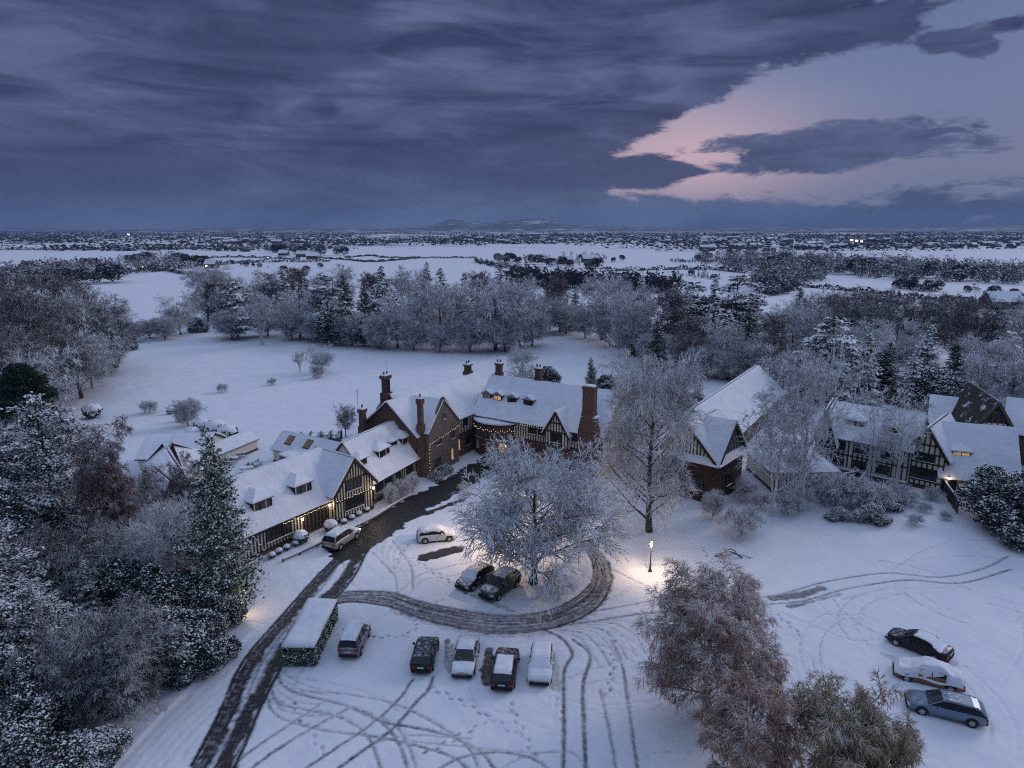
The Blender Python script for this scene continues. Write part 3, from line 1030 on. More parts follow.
def gable_box(name, label, cat, A, B, depth, eave, ridge, axis_='x', over=0.35, wall='plaster', plinth='brick', snow=0.24, snow_mat='roof_snow', gap=0.0, hipL=0, hipR=0, seed=1):
    """building with a pitched roof. Local frame: x from A to B along the front, y back into the plot.
    axis_ 'x' = ridge parallel to the front; 'y' = gable faces the front."""
    A, B = Vector(A), Vector(B)
    L = (B - A).length
    root = empty(name, (A.x, A.y, 0), math.atan2(B.y - A.y, B.x - A.x), label, cat)
    root['dims'] = (L, depth, eave, ridge)
    m = MB()
    def box5(pts):   # pts = cross-section ring extruded
        return pts
    if axis_ == 'x':
        for x, nrm in ((0, -1), (L, 1)):
            hp = hipL if x == 0 else hipR
            pts = [(x, 0, 0), (x, depth, 0), (x, depth, eave), (x, depth / 2, ridge - .05), (x, 0, eave)] if not hp else [(x, 0, 0), (x, depth, 0), (x, depth, eave), (x, 0, eave)]
            m.face(pts if nrm > 0 else pts[::-1], wall)
        m.face([(0, 0, 0), (L, 0, 0), (L, 0, eave), (0, 0, eave)], wall)
        m.face([(L, depth, 0), (0, depth, 0), (0, depth, eave), (L, depth, eave)], wall)
    else:
        for y, nrm in ((0, -1), (depth, 1)):
            pts = [(0, y, 0), (L, y, 0), (L, y, eave), (L / 2, y, ridge - .05), (0, y, eave)]
            m.face(pts if nrm < 0 else pts[::-1], wall)
        m.face([(0, depth, 0), (0, 0, 0), (0, 0, eave), (0, depth, eave)], wall)
        m.face([(L, 0, 0), (L, depth, 0), (L, depth, eave), (L, 0, eave)], wall)
    m.build('wall', root)
    if plinth:
        m = MB()
        m.box((L / 2, depth / 2, .12), (L + .12, depth + .12, .5), plinth)
        m.build('plinth', root)
    r, s = MB(), MB()
    half = (depth if axis_ == 'x' else L) / 2
    k = (ridge - eave) / half
    ez = eave - over * k
    if axis_ == 'x':
        xl, xr = -over + hipL, L + over - hipR
        q = [((-over, -over, ez), (L + over, -over, ez), (xr, depth / 2, ridge), (xl, depth / 2, ridge)),
             ((L + over, depth + over, ez), (-over, depth + over, ez), (xl, depth / 2, ridge), (xr, depth / 2, ridge))]
        if hipL:
            q.append(((-over, depth + over, ez), (-over, -over, ez), (xl, depth / 2, ridge), (xl, depth / 2, ridge)))
        if hipR:
            q.append(((L + over, -over, ez), (L + over, depth + over, ez), (xr, depth / 2, ridge), (xr, depth / 2, ridge)))
    else:
        q = [((-over, depth + over, ez), (-over, -over, ez), (L / 2, -over, ridge), (L / 2, depth + over, ridge)),
             ((L + over, -over, ez), (L + over, depth + over, ez), (L / 2, depth + over, ridge), (L / 2, -over, ridge))]
    for i, (a, b, c, d) in enumerate(q):
        r.slab(a, b, c, d, .14, 'roof_tile')
        n = (Vector(b) - Vector(a)).cross(Vector(d) - Vector(a)).normalized()
        if n.z < 0:
            n = -n
        off = n * .145
        a, b, c, d = [Vector(v) + off for v in (a, b, c, d)]
        w_ = max(2, int((b - a).length / .8)); h_ = max(2, int((d - a).length / .8))
        s.slab(a, b, c, d, snow, snow_mat, w_, h_, .14, seed + i, edge=.75)
    ro = r.build('roof', root)
    so = s.build('roof_snow', ro)
    return root, L


def barge(m, fr, L, eave, ridge, mat='timber', over=.35):
    """bargeboards on a gable wall plane"""
    k = (ridge - eave) / (L / 2)
    for s in (0, 1):
        x0 = -over if s == 0 else L + over
        m.beam(fr.p(x0, eave - over * k - .05, over + .02), fr.p(L / 2, ridge - .05, over + .02), .30, .06, fr.n, mat)


def lamp_at(p, power, col=(1.0, 0.72, 0.45), rad=.12):
    l = bpy.data.lights.new('lamp_light', 'POINT')
    l.energy = power
    l.color = col
    l.shadow_soft_size = rad
    return l


def wall_lamp(loc, label, power=25, rz=0.0, s=1.0):
    """lantern on a bracket, lit"""
    r_ = empty('wall_lamp', loc, rz, label, 'wall lamp')
    m = MB()
    m.box((0, .12, 0), (.10, .28, .05), 'black_metal')
    m.box((0, .24, 0), (.16, .04, .34), 'black_metal')
    m.lathe((0, 0, .16), [(.17, 0), (.02, .14)], 'black_metal', 8)
    m.build('bracket', r_)
    g_ = MB()
    g_.lathe((0, 0, -.16), [(.01, 0), (.11 * s, .02), (.15 * s, .3), (.01, .31)], 'lamp_glow', 10)
    g_.build('lantern', r_)
    l = lamp_at(None, power)
    lo_ = bpy.data.objects.new('lamp_light', l)
    COL.objects.link(lo_)
    lo_.parent = r_
    lo_.location = (0, -.32, 0)
    return r_


def fairy(pts, label, n=40, r=.045, sag=.1, seed=0):
    """string of small warm bulbs along a polyline"""
    rr = random.Random(seed)
    P = [Vector(p) for p in pts]
    r_ = empty('string_lights', tuple(P[0]), 0, label, 'string lights')
    m = MB(); m.lathe((0, 0, 0), [(.001, -r), (r, 0), (.001, r)], 'fairy_glow', 5)
    bm_ = m.mesh('bulb')
    L = [(b - a).length for a, b in zip(P[:-1], P[1:])]
    tot = sum(L)
    for k in range(n):
        s_ = tot * (k + .5) / n
        i = 0
        while s_ > L[i] and i < len(L) - 1:
            s_ -= L[i]; i += 1
        p = P[i].lerp(P[i + 1], s_ / L[i]) + Vector((0, 0, -sag * abs(math.sin(k * .9)) - rr.uniform(0, .05)))
        link('bulb', bm_, r_, p - P[0])
    w_ = MB()
    for a, b in zip(P[:-1], P[1:]):
        w_.tube(a, b, .012, .012, 'black_metal', 4)
    w_.v = [tuple(Vector(v) - P[0]) for v in w_.v]
    w_.build('wire', r_)
    return r_


def l2w(root, p):
    a = root.rotation_euler.z
    x, y, z = p
    return Vector((root.location.x + x * math.cos(a) - y * math.sin(a), root.location.y + x * math.sin(a) + y * math.cos(a), root.location.z + z))


# ================================================================== HOTEL, left range
# --- B1: low timbered range with two hipped dormers
A1, Bq = at(238, 567), at(348, 515.5)
b1, L1 = gable_box('timber_framed_wing', 'low black-and-white wing with two hipped dormers, beside the tall green column tree', 'house', A1, Bq, 9.0, 3.1, 7.3, seed=3)
fr = Frame((0, 0, 0), (1, 0, 0), (0, -1, 0))
m = MB()
frw0 = Frame((0, 9.0, 0), (0, -1, 0), (-1, 0, 0))
def ux(root, px, py):     # local x of a picture point standing on the front line
    p = at(px, py); a = root.rotation_euler.z
    return (p.x - root.location.x) * math.cos(a) + (p.y - root.location.y) * math.sin(a)
wl = [(ux(b1, 274, 549), 2.0), (ux(b1, 286, 543), .9)]
skip = [(u - w_ / 2, u + w_ / 2, 1.05, 2.35) for u, w_ in wl]
dx0, dx1 = ux(b1, 304, 536), ux(b1, 329, 524)
studs(m, fr, 0, dx0, .35, 3.05, .40, .15, (.42, 2.95), skip)
studs(m, frw0, 0, 9.0, .35, lambda u: 3.05 + 4.1 * (1 - abs(u - 4.5) / 4.5), .45, .15, (.42, 2.95))
m.build('timber_frame', b1)
for u, w_ in wl:
    window(fr, u, 1.7, w_, 1.3, b1, 3 if w_ > 1 else 2, 2)
# recessed glazed entrance
m = MB()
m.box(((dx0 + dx1) / 2, -.03, 1.5), (dx1 - dx0, .06, 2.7), 'timber')
for k in range(7):
    m.box((dx0 + (dx1 - dx0) * (k + .5) / 7, -.075, 1.35), (.12, .05, 2.3), 'wood_snow')
m.build('entrance_screen', b1)
kk = (7.3 - 3.1) / 4.5
for px, py in ((268, 512), (309, 494)):
    # dormer foot on the roof slope 1.2 m in from the eaves
    u = ux(b1, px + 3, py + 38)
    dormer(b1, u, 1.1, 3.1 + 1.1 * kk - .15, 2.3, 1.15, 1.9, 3, 'glass')
m = MB(); m.beam((0, -.42, 2.70), (L1, -.42, 2.70), .12, .12, (0, -1, 0), 'black_metal'); m.build('gutter', b1)
fairy([l2w(b1, (dx0 - 3, -.5, 2.75)), l2w(b1, (dx1, -.5, 2.75))], 'warm fairy lights strung along the eaves over the left entrance', 34)

# --- gabled cross wing
A2, B2 = at(333.5, 524), at(371, 508)
b2, L2 = gable_box('gabled_cross_wing', 'close-studded black-and-white gable facing the drive, left of the long dormered range', 'house', A2 + Vector((.35, -.25, 0)), B2 + Vector((.35, -.25, 0)), 6.5, 3.9, ztop((A2 + B2) / 2, 457) - .1, 'y', .45, seed=5)
rg = b2['dims'][3]
m = MB()
roofz = lambda u: 3.9 + (rg - 3.9) * (1 - abs(u - L2 / 2) / (L2 / 2)) - .1
studs(m, fr, .05, L2 - .05, .35, roofz, .40, .15, (.42, 2.55, 4.75), [(L2 / 2 - 1.1, L2 / 2 + 1.1, 3.35, 4.55), (L2 / 2 - 1.35, L2 / 2 + 1.35, 1.0, 2.45)])
barge(m, fr, L2, 3.9, rg, over=.45)
m.build('timber_frame', b2)
window(fr, L2 / 2, 3.95, 2.2, 1.2, b2, 4, 1)
window(fr, L2 / 2, 1.75, 2.7, 1.35, b2, 4, 2)
frl = Frame((0, 6.5, 0), (0, -1, 0), (-1, 0, 0))
m = MB(); studs(m, frl, 0, 6.5, .35, 3.8, .42, .15, (.42, 3.7)); m.build('side_timbers', b2)
fairy([l2w(b2, (0, -.3, 2.9)), l2w(b2, (L2, -.3, 2.9))], 'fairy lights across the middle of the black-and-white gable', 16)

# --- B3: long range with small dormers
A3, B3 = at(372, 505), at(430, 470)
b3, L3 = gable_box('dormered_range', 'timber-framed range with a row of small snowy dormers, between gable and stone block', 'house', A3, B3, 7.6, 3.0, 7.4, seed=9)
m = MB()
ws = [(.12, 1.5), (.27, 1.3), (.62, 1.6), (.86, 1.5)]
skip = [(L3 * f - w_ / 2, L3 * f + w_ / 2, 1.1, 2.4) for f, w_ in ws] + [(L3 * .42 - .55, L3 * .42 + .55, .3, 2.5)]
studs(m, fr, .05, L3 - .05, .35, 2.95, .40, .15, (.42, 2.85), skip)
m.build('timber_frame', b3)
for f, w_ in ws:
    window(fr, L3 * f, 1.75, w_, 1.3, b3, 3, 2)
m = MB(); m.box((L3 * .42, -.05, 1.3), (1.0, .08, 2.3), 'timber'); m.box((L3 * .42, -.10, 1.75), (.5, .03, .7), 'glass'); dr = m.build('door', b3)
k3 = (7.4 - 3.0) / 3.8
for f, wd_, ht_, yy in ((.02, 1.4, 1.0, 1.3), (.33, 2.3, 1.05, 1.2), (.54, 1.3, .75, 1.6), (.72, 2.0, 1.0, 1.3), (.93, 1.5, .9, 1.4)):
    dormer(b3, L3 * f, yy, 3.0 + yy * k3 - .1, wd_, ht_, 1.7, 3 if wd_ > 1.4 else 2, 'glass')
m = MB(); m.beam((0, -.42, 2.62), (L3, -.42, 2.62), .12, .12, (0, -1, 0), 'black_metal'); m.build('gutter', b3)
chimney(b3, L3 * .70, 8.0, 3.5, 9.0, 1.0, .8, 1)
m = MB(); m.tube((L3 * .70, 8.7, 8.8), (L3 * .70, 8.7, 11.6), .03, .02, 'grey_metal', 5)
for k in range(5):
    m.beam((L3 * .70 - .4 + .05 * k, 8.7, 11.5 - k * .2), (L3 * .70 + .4 - .05 * k, 8.7, 11.5 - k * .2), .025, .025, (0, -1, 0), 'grey_metal')
m.build('aerial', b3)

# --- stone gabled block
A4, B4 = at(430, 478), at(459, 461)
b4, L4 = gable_box('stone_gable_block', 'tall stone-fronted gable with a slim round-headed chimney at its left corner', 'house', A4, B4, 6.0, 6.2, ztop((A4 + B4) / 2, 401), 'y', .12, wall='stone', plinth='stone', seed=11)
r4 = b4['dims'][3]
m = MB()
for s in (0, 1):
    x0 = -.15 if s == 0 else L4 + .15
    m.beam(fr.p(x0, 6.1, -.1), fr.p(L4 / 2, r4 + .45, -.1), .34, .4, fr.n, 'stone')
m.build('gable_parapet', b4)
for u, z, wd_, ht_, c, g_ in ((L4 * .5, r4 - 2.2, .7, .8, 2, 'glass'), (L4 * .30, 4.6, 1.5, 1.2, 3, 'glass'), (L4 * .78, 4.6, .9, 1.5, 2, 'glass'), (L4 * .25, 1.6, 1.7, 1.5, 3, 'glass'), (L4 * .75, 1.7, .7, 1.7, 1, 'glass_lit')):
    window(fr, u, z, wd_, ht_, b4, c, 2, g_, 'stone')
chimney(b4, -.35, 1.0, 3.0, ztop(at(429, 476), 397), .75, .75, 1, 'brick')
fairy([l2w(b4, (-.3, -.25, .6)), l2w(b4, (-.3, -.25, 4.9)), l2w(b4, (L4, -.25, 5.5))], 'string of fairy lights up the corner and across the stone gable', 26)
# low gabled back wing by the tall chimneys
A5, B5 = at(402, 440), at(426, 430)
b5, L5 = gable_box('brick_back_wing', 'small brick wing with a steep left gable under the tall twin-flue chimney', 'house', A5, B5, 4.6, 4.6, 7.2, 'x', .2, wall='brick', seed=15)
m = MB()
for k in range(5):
    m.box((-.2, 2.3 - (k + .5) * .46, 7.0 - k * .52), (.3, .46, .5), 'brick')
m.build('stepped_gable', b5)
chimney(b5, -.3, 2.6, 4.0, ztop(l2w(b5, (-.3, 2.6, 0)), 375), 1.5, 1.0, 2, 'brick')
m = MB(); m.tube((.1, 2.7, 8), (.1, 2.7, ztop(l2w(b5, (-.3, 2.6, 0)), 375) + 2.4), .03, .02, 'grey_metal', 5)
m.beam((-.3, 2.7, ztop(l2w(b5, (-.3, 2.6, 0)), 375) + 2.2), (.5, 2.7, ztop(l2w(b5, (-.3, 2.6, 0)), 375) + 2.2), .03, .03, (0, -1, 0), 'grey_metal'); m.build('aerial', b5)
dormer(b5, L5 * .55, .8, 4.6, 1.2, .9, 1.6, 2, 'glass_dim')
dormer(b5, L5 * .85, .6, 4.4, 1.0, .8, 1.6, 2, 'glass_lit')

# ================================================================== main house, two ranges meeting at a curved bay
PL0, PB0 = at(425, 480), at(484, 449)
_n = Vector((-(PB0 - PL0).y, (PB0 - PL0).x, 0)).normalized() * 1.3
PL0 += _n; PB0 += _n
b6, L6 = gable_box('left_main_range', 'left arm of the main house, timbered upper storey over brick, meeting the round brick bay', 'house', PL0, PB0 + (PB0 - PL0) * .42, 9.0, 6.1, 10.0, 'x', .45, wall='brick', seed=21)
m = MB()
u6, v6 = ux(b6, 458, 461), ux(b6, 484, 449)
m.box(((u6 + L6) / 2 - .5, -.12, 4.75), (L6 - u6 + 1, .24, 2.6), 'plaster')
fr2 = Frame((0, -.24, 0), (1, 0, 0), (0, -1, 0))
studs(m, fr2, u6 - .9, L6 - .1, 3.45, 6.05, .42, .15, (3.5, 6.0), [(u6 + 2.6, u6 + 3.6, 4.3, 5.6)])
m.build('upper_storey', b6)
window(fr2, u6 + 3.1, 4.95, 1.0, 1.3, b6, 2, 2)
window(fr, u6 + 1.6, 1.9, .6, 1.7, b6, 1, 2, 'glass_lit')
window(fr, u6 + 4.0, 1.9, 1.2, 1.5, b6, 2, 2)

# right range, running from the bay to the right end
PR0, PR1 = at(521, 459), at(602, 476)
b7, L7 = gable_box('right_main_range', 'right arm of the main house with four small dormers, great brick chimney before it', 'house', PR0 - (PR1 - PR0) * .62, PR1, 10.0, 5.9, 10.6, 'x', .45, wall='plaster', seed=23)
off7 = (PR1 - PR0).length * .62
m = MB()
m.box((L7 / 2, -.04, 1.55), (L7, .1, 3.1), 'brick')
m.build('brick_ground_floor', b7)
g0 = ux(b7, 545, 466); g1 = ux(b7, 567, 471)
m = MB()
wl = [(ux(b7, 530, 463), 1.2), (ux(b7, 540, 465) - .2, 1.0), (ux(b7, 573, 472), 1.1)]
skip = [(u - w_ / 2, u + w_ / 2, 4.1, 5.4) for u, w_ in wl]
fr7 = Frame((0, 0, 0), (1, 0, 0), (0, -1, 0))
studs(m, fr7, .1, L7 - .1, 3.1, 5.8, .42, .15, (3.15, 5.75), skip)
m.build('timber_frame', b7)
for u, w_ in wl:
    window(fr7, u, 4.75, w_, 1.3, b7, 2, 2)
for u in (off7 + 2.5, off7 + 6.0):
    window(fr7, u, 1.8, 1.4, 1.5, b7, 3, 2, 'glass_dim')
# gabled bay on the right range
gw = g1 - g0
gz = ztop(l2w(b7, ((g0 + g1) / 2, -.8, 0)), 412)
m = MB()
m.face([(g0, -.8, 3.0), (g1, -.8, 3.0), (g1, -.8, 5.3), ((g0 + g1) / 2, -.8, gz - .2), (g0, -.8, 5.3)], 'plaster')
m.face([(g0, 0, 3.0), (g0, -.8, 3.0), (g0, -.8, 5.3), (g0, 0, 5.3)], 'plaster')
m.face([(g1, -.8, 3.0), (g1, 0, 3.0), (g1, 0, 5.3), (g1, -.8, 5.3)], 'plaster')
m.face([(g0, 0, 3.0), (g1, 0, 3.0), (g1, -.8, 3.0), (g0, -.8, 3.0)], 'timber')
frg = Frame((g0, -.8, 0), (1, 0, 0), (0, -1, 0))
rf = lambda u: 5.3 + (gz - 5.5) * (1 - abs(u - gw / 2) / (gw / 2))
studs(m, frg, .05, gw - .05, 3.05, rf, .42, .14, (3.1, 5.35, 6.6 if gz > 7.4 else 5.9), [(gw / 2 - .8, gw / 2 + .8, 3.7, 5.2)])
for k in range(5):   # curved braces
    u = gw * (k + .5) / 5
    m.beam(frg.p(u - .3, 3.1, .04), frg.p(u + .1, 3.65, .04), .12, .07, frg.n, 'timber')
    m.beam(frg.p(u + .3, 3.1, .04), frg.p(u - .1, 3.65, .04), .12, .065, frg.n, 'timber')
barge(m, frg, gw, 5.3, gz, over=.35)
bay = m.build('gabled_bay', b7)
window(frg, gw / 2, 4.45, 1.6, 1.4, bay, 3, 2, name='bay_window')
r = MB(); s = MB()
kk = (gz - 5.3) / (gw / 2)
for sgn in (0, 1):
    xe = g0 - .35 if sgn == 0 else g1 + .35
    a, b_, c, d = (xe, -1.15, 5.3 - .35 * kk), (xe, 3.2, 5.3 - .35 * kk), ((g0 + g1) / 2, 4.6, gz), ((g0 + g1) / 2, -1.15, gz)
    r.slab(a, b_, c, d, .1, 'roof_tile'); s.slab(Vector(a) + Vector((0, 0, .13)), Vector(b_) + Vector((0, 0, .13)), Vector(c) + Vector((0, 0, .13)), Vector(d) + Vector((0, 0, .13)), .2, 'snow', 3, 3, .15, 5)
r.build('bay_roof', bay); s.build('roof_snow', bay)
k7 = (10.6 - 5.9) / 5.0
for px in (480, 502, 522, 544):
    pz = at(px, 400, 7.6)
    a_ = b7.rotation_euler.z
    lx = (pz.x - b7.location.x) * math.cos(a_) + (pz.y - b7.location.y) * math.sin(a_)
    yy = 1.7
    dormer(b7, max(1, lx), yy, 5.9 + yy * k7 - .1, 1.5, .85, 1.6, 2, 'glass_lit' if px == 502 else 'glass_dim' if px == 480 else 'glass', hip=False)
fairy([l2w(b7, (off7, -.45, 5.5)), l2w(b7, (off7 + 4.5, -.45, 5.45))], 'fairy lights under the eaves right of the round bay', 12)
# curved brick bay in the angle
bc = at(502, 456) + Vector((0, 3.0, 0))
root = empty('round_brick_bay', (bc.x, bc.y, 0), 0, 'curved two-storey brick bay with flat snowy top in the main house angle', 'house')
rb = 4.1
hb = ztop(bc - Vector((0, rb, 0)), 426)
m = MB(); m.lathe((0, 0, 0), [(rb, 0), (rb, hb - .1), (rb + .12, hb - .1), (rb + .12, hb + .1)], 'brick', 20)
m.lathe((0, 0, 0), [(rb + .08, hb * .52), (rb + .1, hb * .52 + .2), (rb, hb * .52 + .25)], 'stone', 20)
m.build('wall', root)
m = MB(); m.lathe((0, 0, hb + .1), [(rb + .22, 0), (rb + .35, .06), (rb + .32, .28), (rb * .6, .40), (.01, .44)], 'snow', 20); m.lathe((0, 0, hb - .05), [(rb + .3, 0), (rb + .34, .14), (0.01, .15)], 'timber', 20); m.build('roof_snow', root)
for fl, z, g_ in ((0, 1.7, 'glass_dim'), (1, hb - 1.6, 'glass')):
    for th in (-150, -118, -90, -62, -30):
        t_ = R(th)
        n = Vector((math.cos(t_), math.sin(t_), 0))
        fx = Frame(n * rb, (-n.y, n.x, 0), n)
        window(fx, 0, z, .8, 1.35, root, 2, 2, 'glass_lit' if (fl, th) in ((0, -90),) else g_, 'stone', .06)
P_ = [l2w(root, (rb * 1.06 * math.cos(R(t_)), rb * 1.06 * math.sin(R(t_)), hb - .5)) for t_ in range(-170, -5, 15)]
fairy(P_, 'icicle fairy lights round the top of the curved brick bay', 34, sag=.35)
# great chimney
cp_ = at(587.5, 476) + Vector((0, -.3, 0))
root = empty('great_chimney', (cp_.x, cp_.y, 0), b7.rotation_euler.z, 'massive brick chimney stack rising from the ground before the right range, conifer tip behind it', 'chimney')
hc = ztop(cp_, 386); hs = ztop(cp_, 411)
m = MB()
m.box((0, 0, hs * .35), (2.7, 1.3, hs * .7), 'brick')
m.box((0, 0, hs * .85), (2.7, 1.3, hs * .3), 'brick', 0, (.62, .85))
m.box((0, 0, (hs + hc) / 2), (1.65, 1.05, hc - hs), 'brick')
m.box((0, 0, hc - .25), (1.85, 1.2, .3), 'brick')
m.build('stack', root)
m = MB(); m.box((0, 0, hc + .08), (1.6, 1.0, .22), 'snow', 0, (.7, .7)); m.box((-.95, 0, hs * .93), (.5, 1.2, .22), 'snow', 0, (.6, .9)); m.box((1.0, 0, hs * .93), (.5, 1.2, .22), 'snow', 0, (.6, .9)); m.build('snow_cap', root)
# ridge chimneys placed by where they break the skyline, on the ridge
def ridge_ch(root, px, ytop, zr, **k):
    """chimney on the root's ridge line at picture column px"""
    L_, dep_ = root['dims'][0], root['dims'][1]
    best = min((abs(_px(l2w(root, (L_ * t / 200, dep_ / 2 + .3, zr))) - px), t) for t in range(-20, 221))[1]
    lx = L_ * best / 200
    wp = l2w(root, (lx, dep_ / 2 + .3, 0))
    chimney(root, lx, dep_ / 2 + .3, zr - 1.2, ztop(wp, ytop), **k)


def _px(p):
    zc = p.y * _cp - (p.z - CH) * _sp
    return 512 + FPX * p.x / zc


ridge_ch(b7, 499, 363, 10.6, sx=1.1, sy=.7, stacks=2)
ridge_ch(b7, 538.5, 368, 10.6, sx=1.0, sy=.7, stacks=2)
ridge_ch(b6, 468, 364, 10.4, sx=1.3, sy=.9, stacks=2)
wall_lamp(tuple(at(505, 446, 2.2)), 'bright lantern by the door of the curved brick bay', 30)
wall_lamp(tuple(l2w(b2, (L2 - .1, -.3, 2.8))), 'lit lantern on the right corner of the black-and-white gable', 25, b2.rotation_euler.z)
wall_lamp(tuple(l2w(b1, (dx0 - .3, -.3, 2.2))), 'lit lantern left of the glazed entrance', 18, b1.rotation_euler.z)
wall_lamp(tuple(l2w(b1, (dx1 - .1, -.3, 2.5))), 'lit lantern right of the glazed entrance, by the gable', 18, b1.rotation_euler.z)
wall_lamp(tuple(l2w(b5, (L5 * .6, -.3, 3.2))), 'lit lantern on the brick back wing above the dormered range', 10, b5.rotation_euler.z)

# ================================================================== service court behind the left range
a1 = b1.rotation_euler.z
b8, L8 = gable_box('courtyard_range', 'low court building with two dimly lit skylights in its snowy roof', 'house', at(274, 462), at(330, 476) , 4.5, 2.0, 3.9, 'x', .2, seed=31)
for f in (.22, .55):
    m = MB()
    k8 = (3.9 - 2.0) / 2.25
    y_ = 1.0
    A_, B_, C_, D_ = [Vector((L8 * f + dx, y_ + dy, 2.0 + (y_ + dy) * k8 + .55)) for dx, dy in ((-.6, -.55), (.6, -.55), (.6, .6), (-.6, .6))]
    m.slab(A_, B_, C_, D_, .05, 'timber')
    for q in (0, 1):
        a = A_.lerp(B_, .06 + .48 * q) ; b_ = A_.lerp(B_, .46 + .48 * q); c = D_.lerp(C_, .46 + .48 * q); d = D_.lerp(C_, .06 + .48 * q)
        m.slab(a.lerp(d, .08) + Vector((0, -.02, .04)), b_.lerp(c, .08) + Vector((0, -.02, .04)), c.lerp(b_, .08) + Vector((0, -.02, .04)), d.lerp(a, .08) + Vector((0, -.02, .04)), .03, 'glass_dim')
    m.build('skylight', b8)
b9, L9 = gable_box('court_side_range', 'plain low range with a snowy roof closing the left side of the service court', 'house', at(216, 468), at(258, 450), 3.4, 1.7, 2.7, 'x', .2, seed=33)
# green store container
cp_ = at(303, 468)
root = empty('storage_container', (cp_.x, cp_.y, 0), a1 - .15, 'grey-green storage container with a thick slab of snow on its flat roof', 'container')
m = MB(); m.box((0, 0, 1.2), (5.6, 2.4, 2.4), 'grey_green')
for k in range(24):
    m.box((-2.7 + k * .235, -1.22, 1.2), (.08, .05, 2.2), 'grey_green')
m.build('body', root)
m = MB(); m.box((-1.6, -1.26, 1.15), (1.0, .06, 2.0), 'black_metal'); m.build('door', root)
m = MB(); m.slab((-2.85, -1.25, 2.41), (2.85, -1.25, 2.41), (2.85, 1.25, 2.41), (-2.85, 1.25, 2.41), .32, 'snow', 10, 5, .1, 4, .7); m.build('snow_cover', root)


def picnic_table(px, py, rz, label):
    p = at(px, py)
    r_ = empty('picnic_table', (p.x, p.y, 0), rz, label, 'table', 'garden furniture in the service court')
    m = MB(); m.box((0, 0, .74), (1.8, .8, .06), 'wood_snow'); m.box((0, 0, .84), (1.75, .76, .13), 'snow', 0, (.95, .9)); m.build('table_top', r_)
    for s_ in (-1, 1):
        m = MB(); m.box((0, s_ * .72, .44), (1.8, .28, .05), 'wood_snow'); m.box((0, s_ * .72, .51), (1.75, .25, .09), 'snow', 0, (.95, .8)); m.build('bench_seat', r_)
        m = MB(); m.beam((s_ * .65, -.75, 0), (s_ * .65, -.2, .72), .09, .06, (1, 0, 0), 'wood_snow'); m.beam((s_ * .65, .75, 0), (s_ * .65, .2, .72), .09, .06, (1, 0, 0), 'wood_snow'); m.beam((s_ * .65, -.8, .40), (s_ * .65, .8, .40), .08, .05, (1, 0, 0), 'wood_snow'); m.build('leg', r_)
    return r_


picnic_table(247, 473, .3, 'snowy picnic table nearest the ridge of the dormered wing')
picnic_table(254, 466, 1.3, 'snowy picnic table in the middle of the service court')
picnic_table(231, 463, .1, 'left snowy picnic table by the far wall of the court')
picnic_table(239, 458, .4, 'farthest snowy picnic table in the court, by its back wall')
# domed garden shelter
cp_ = at(322, 446)
root = empty('garden_shelter', (cp_.x, cp_.y, 0), .2, 'dark domed garden shelter with sagging snow on its curved top, behind the court', 'shelter')
m = MB()
for k in range(5):
    x = -3 + k * 1.5
    P_ = [Vector((x, -2.2 * math.cos(math.pi * t_ / 8), .3 + 2.1 * math.sin(math.pi * t_ / 8))) for t_ in range(9)]
    for a, b_ in zip(P_[:-1], P_[1:]):
        m.tube(a, b_, .07, .07, 'black_metal', 5)
m.build('hoops', root)
m = MB()
for i in range(12):
    for t_ in range(8):
        q = []
        for ii, tt in ((i, t_), (i + 1, t_), (i + 1, t_ + 1), (i, t_ + 1)):
            q.append((-3 + ii * .5, -2.2 * math.cos(math.pi * tt / 8), .3 + (2.05 - .25 * abs(math.sin(ii * math.pi / 3))) * math.sin(math.pi * tt / 8)))
        m.face(q, 'dark_cloth')
m.build('cover', root)

# hip-roofed lodge behind the trees on the left
bl, LL = gable_box('hip_roofed_lodge', 'hip-roofed lodge under smooth snow behind the purple weeping birch', 'house', at(128, 512), at(190, 508), 11, 3.2, 6.6, 'x', .4, wall='plaster', hipL=4.5, hipR=4.5, seed=41)
m = MB(); studs(m, fr, .1, LL - .1, .35, 3.1, .5, .15, (.42, 3.0)); m.build('timber_frame', bl)
window(fr, LL * .75, 1.7, 1.6, 1.3, bl, 3, 2, 'glass_lit')
bk, LK = gable_box('lodge_porch', 'dark half-timbered porch gable with warm light inside, in front of the hip-roofed lodge', 'porch', at(162, 527), at(188, 520), 6, 2.5, 5.2, 'y', .5, wall='timber', seed=43)
m = MB(); barge(m, fr, LK, 2.5, 5.2, over=.5); studs(m, fr, .1, LK - .1, 2.4, lambda u: 2.5 + 2.6 * (1 - abs(u - LK / 2) / (LK / 2)), .5, .12, (2.5,), mat='wood_snow'); m.build('barge_boards', bk)
window(fr, LK * .3, 1.4, 1.2, 1.8, bk, 2, 2, 'glass_lit')
wall_lamp(tuple(l2w(bk, (.4, -.6, 2.4))), 'lit lantern on the dark porch gable behind the birch', 40, bk.rotation_euler.z)
bm, LM = gable_box('long_back_building', 'long low snow-covered roof behind the hip-roofed lodge', 'house', at(140, 476), at(205, 474), 9, 2.4, 4.4, 'x', .3, seed=45)

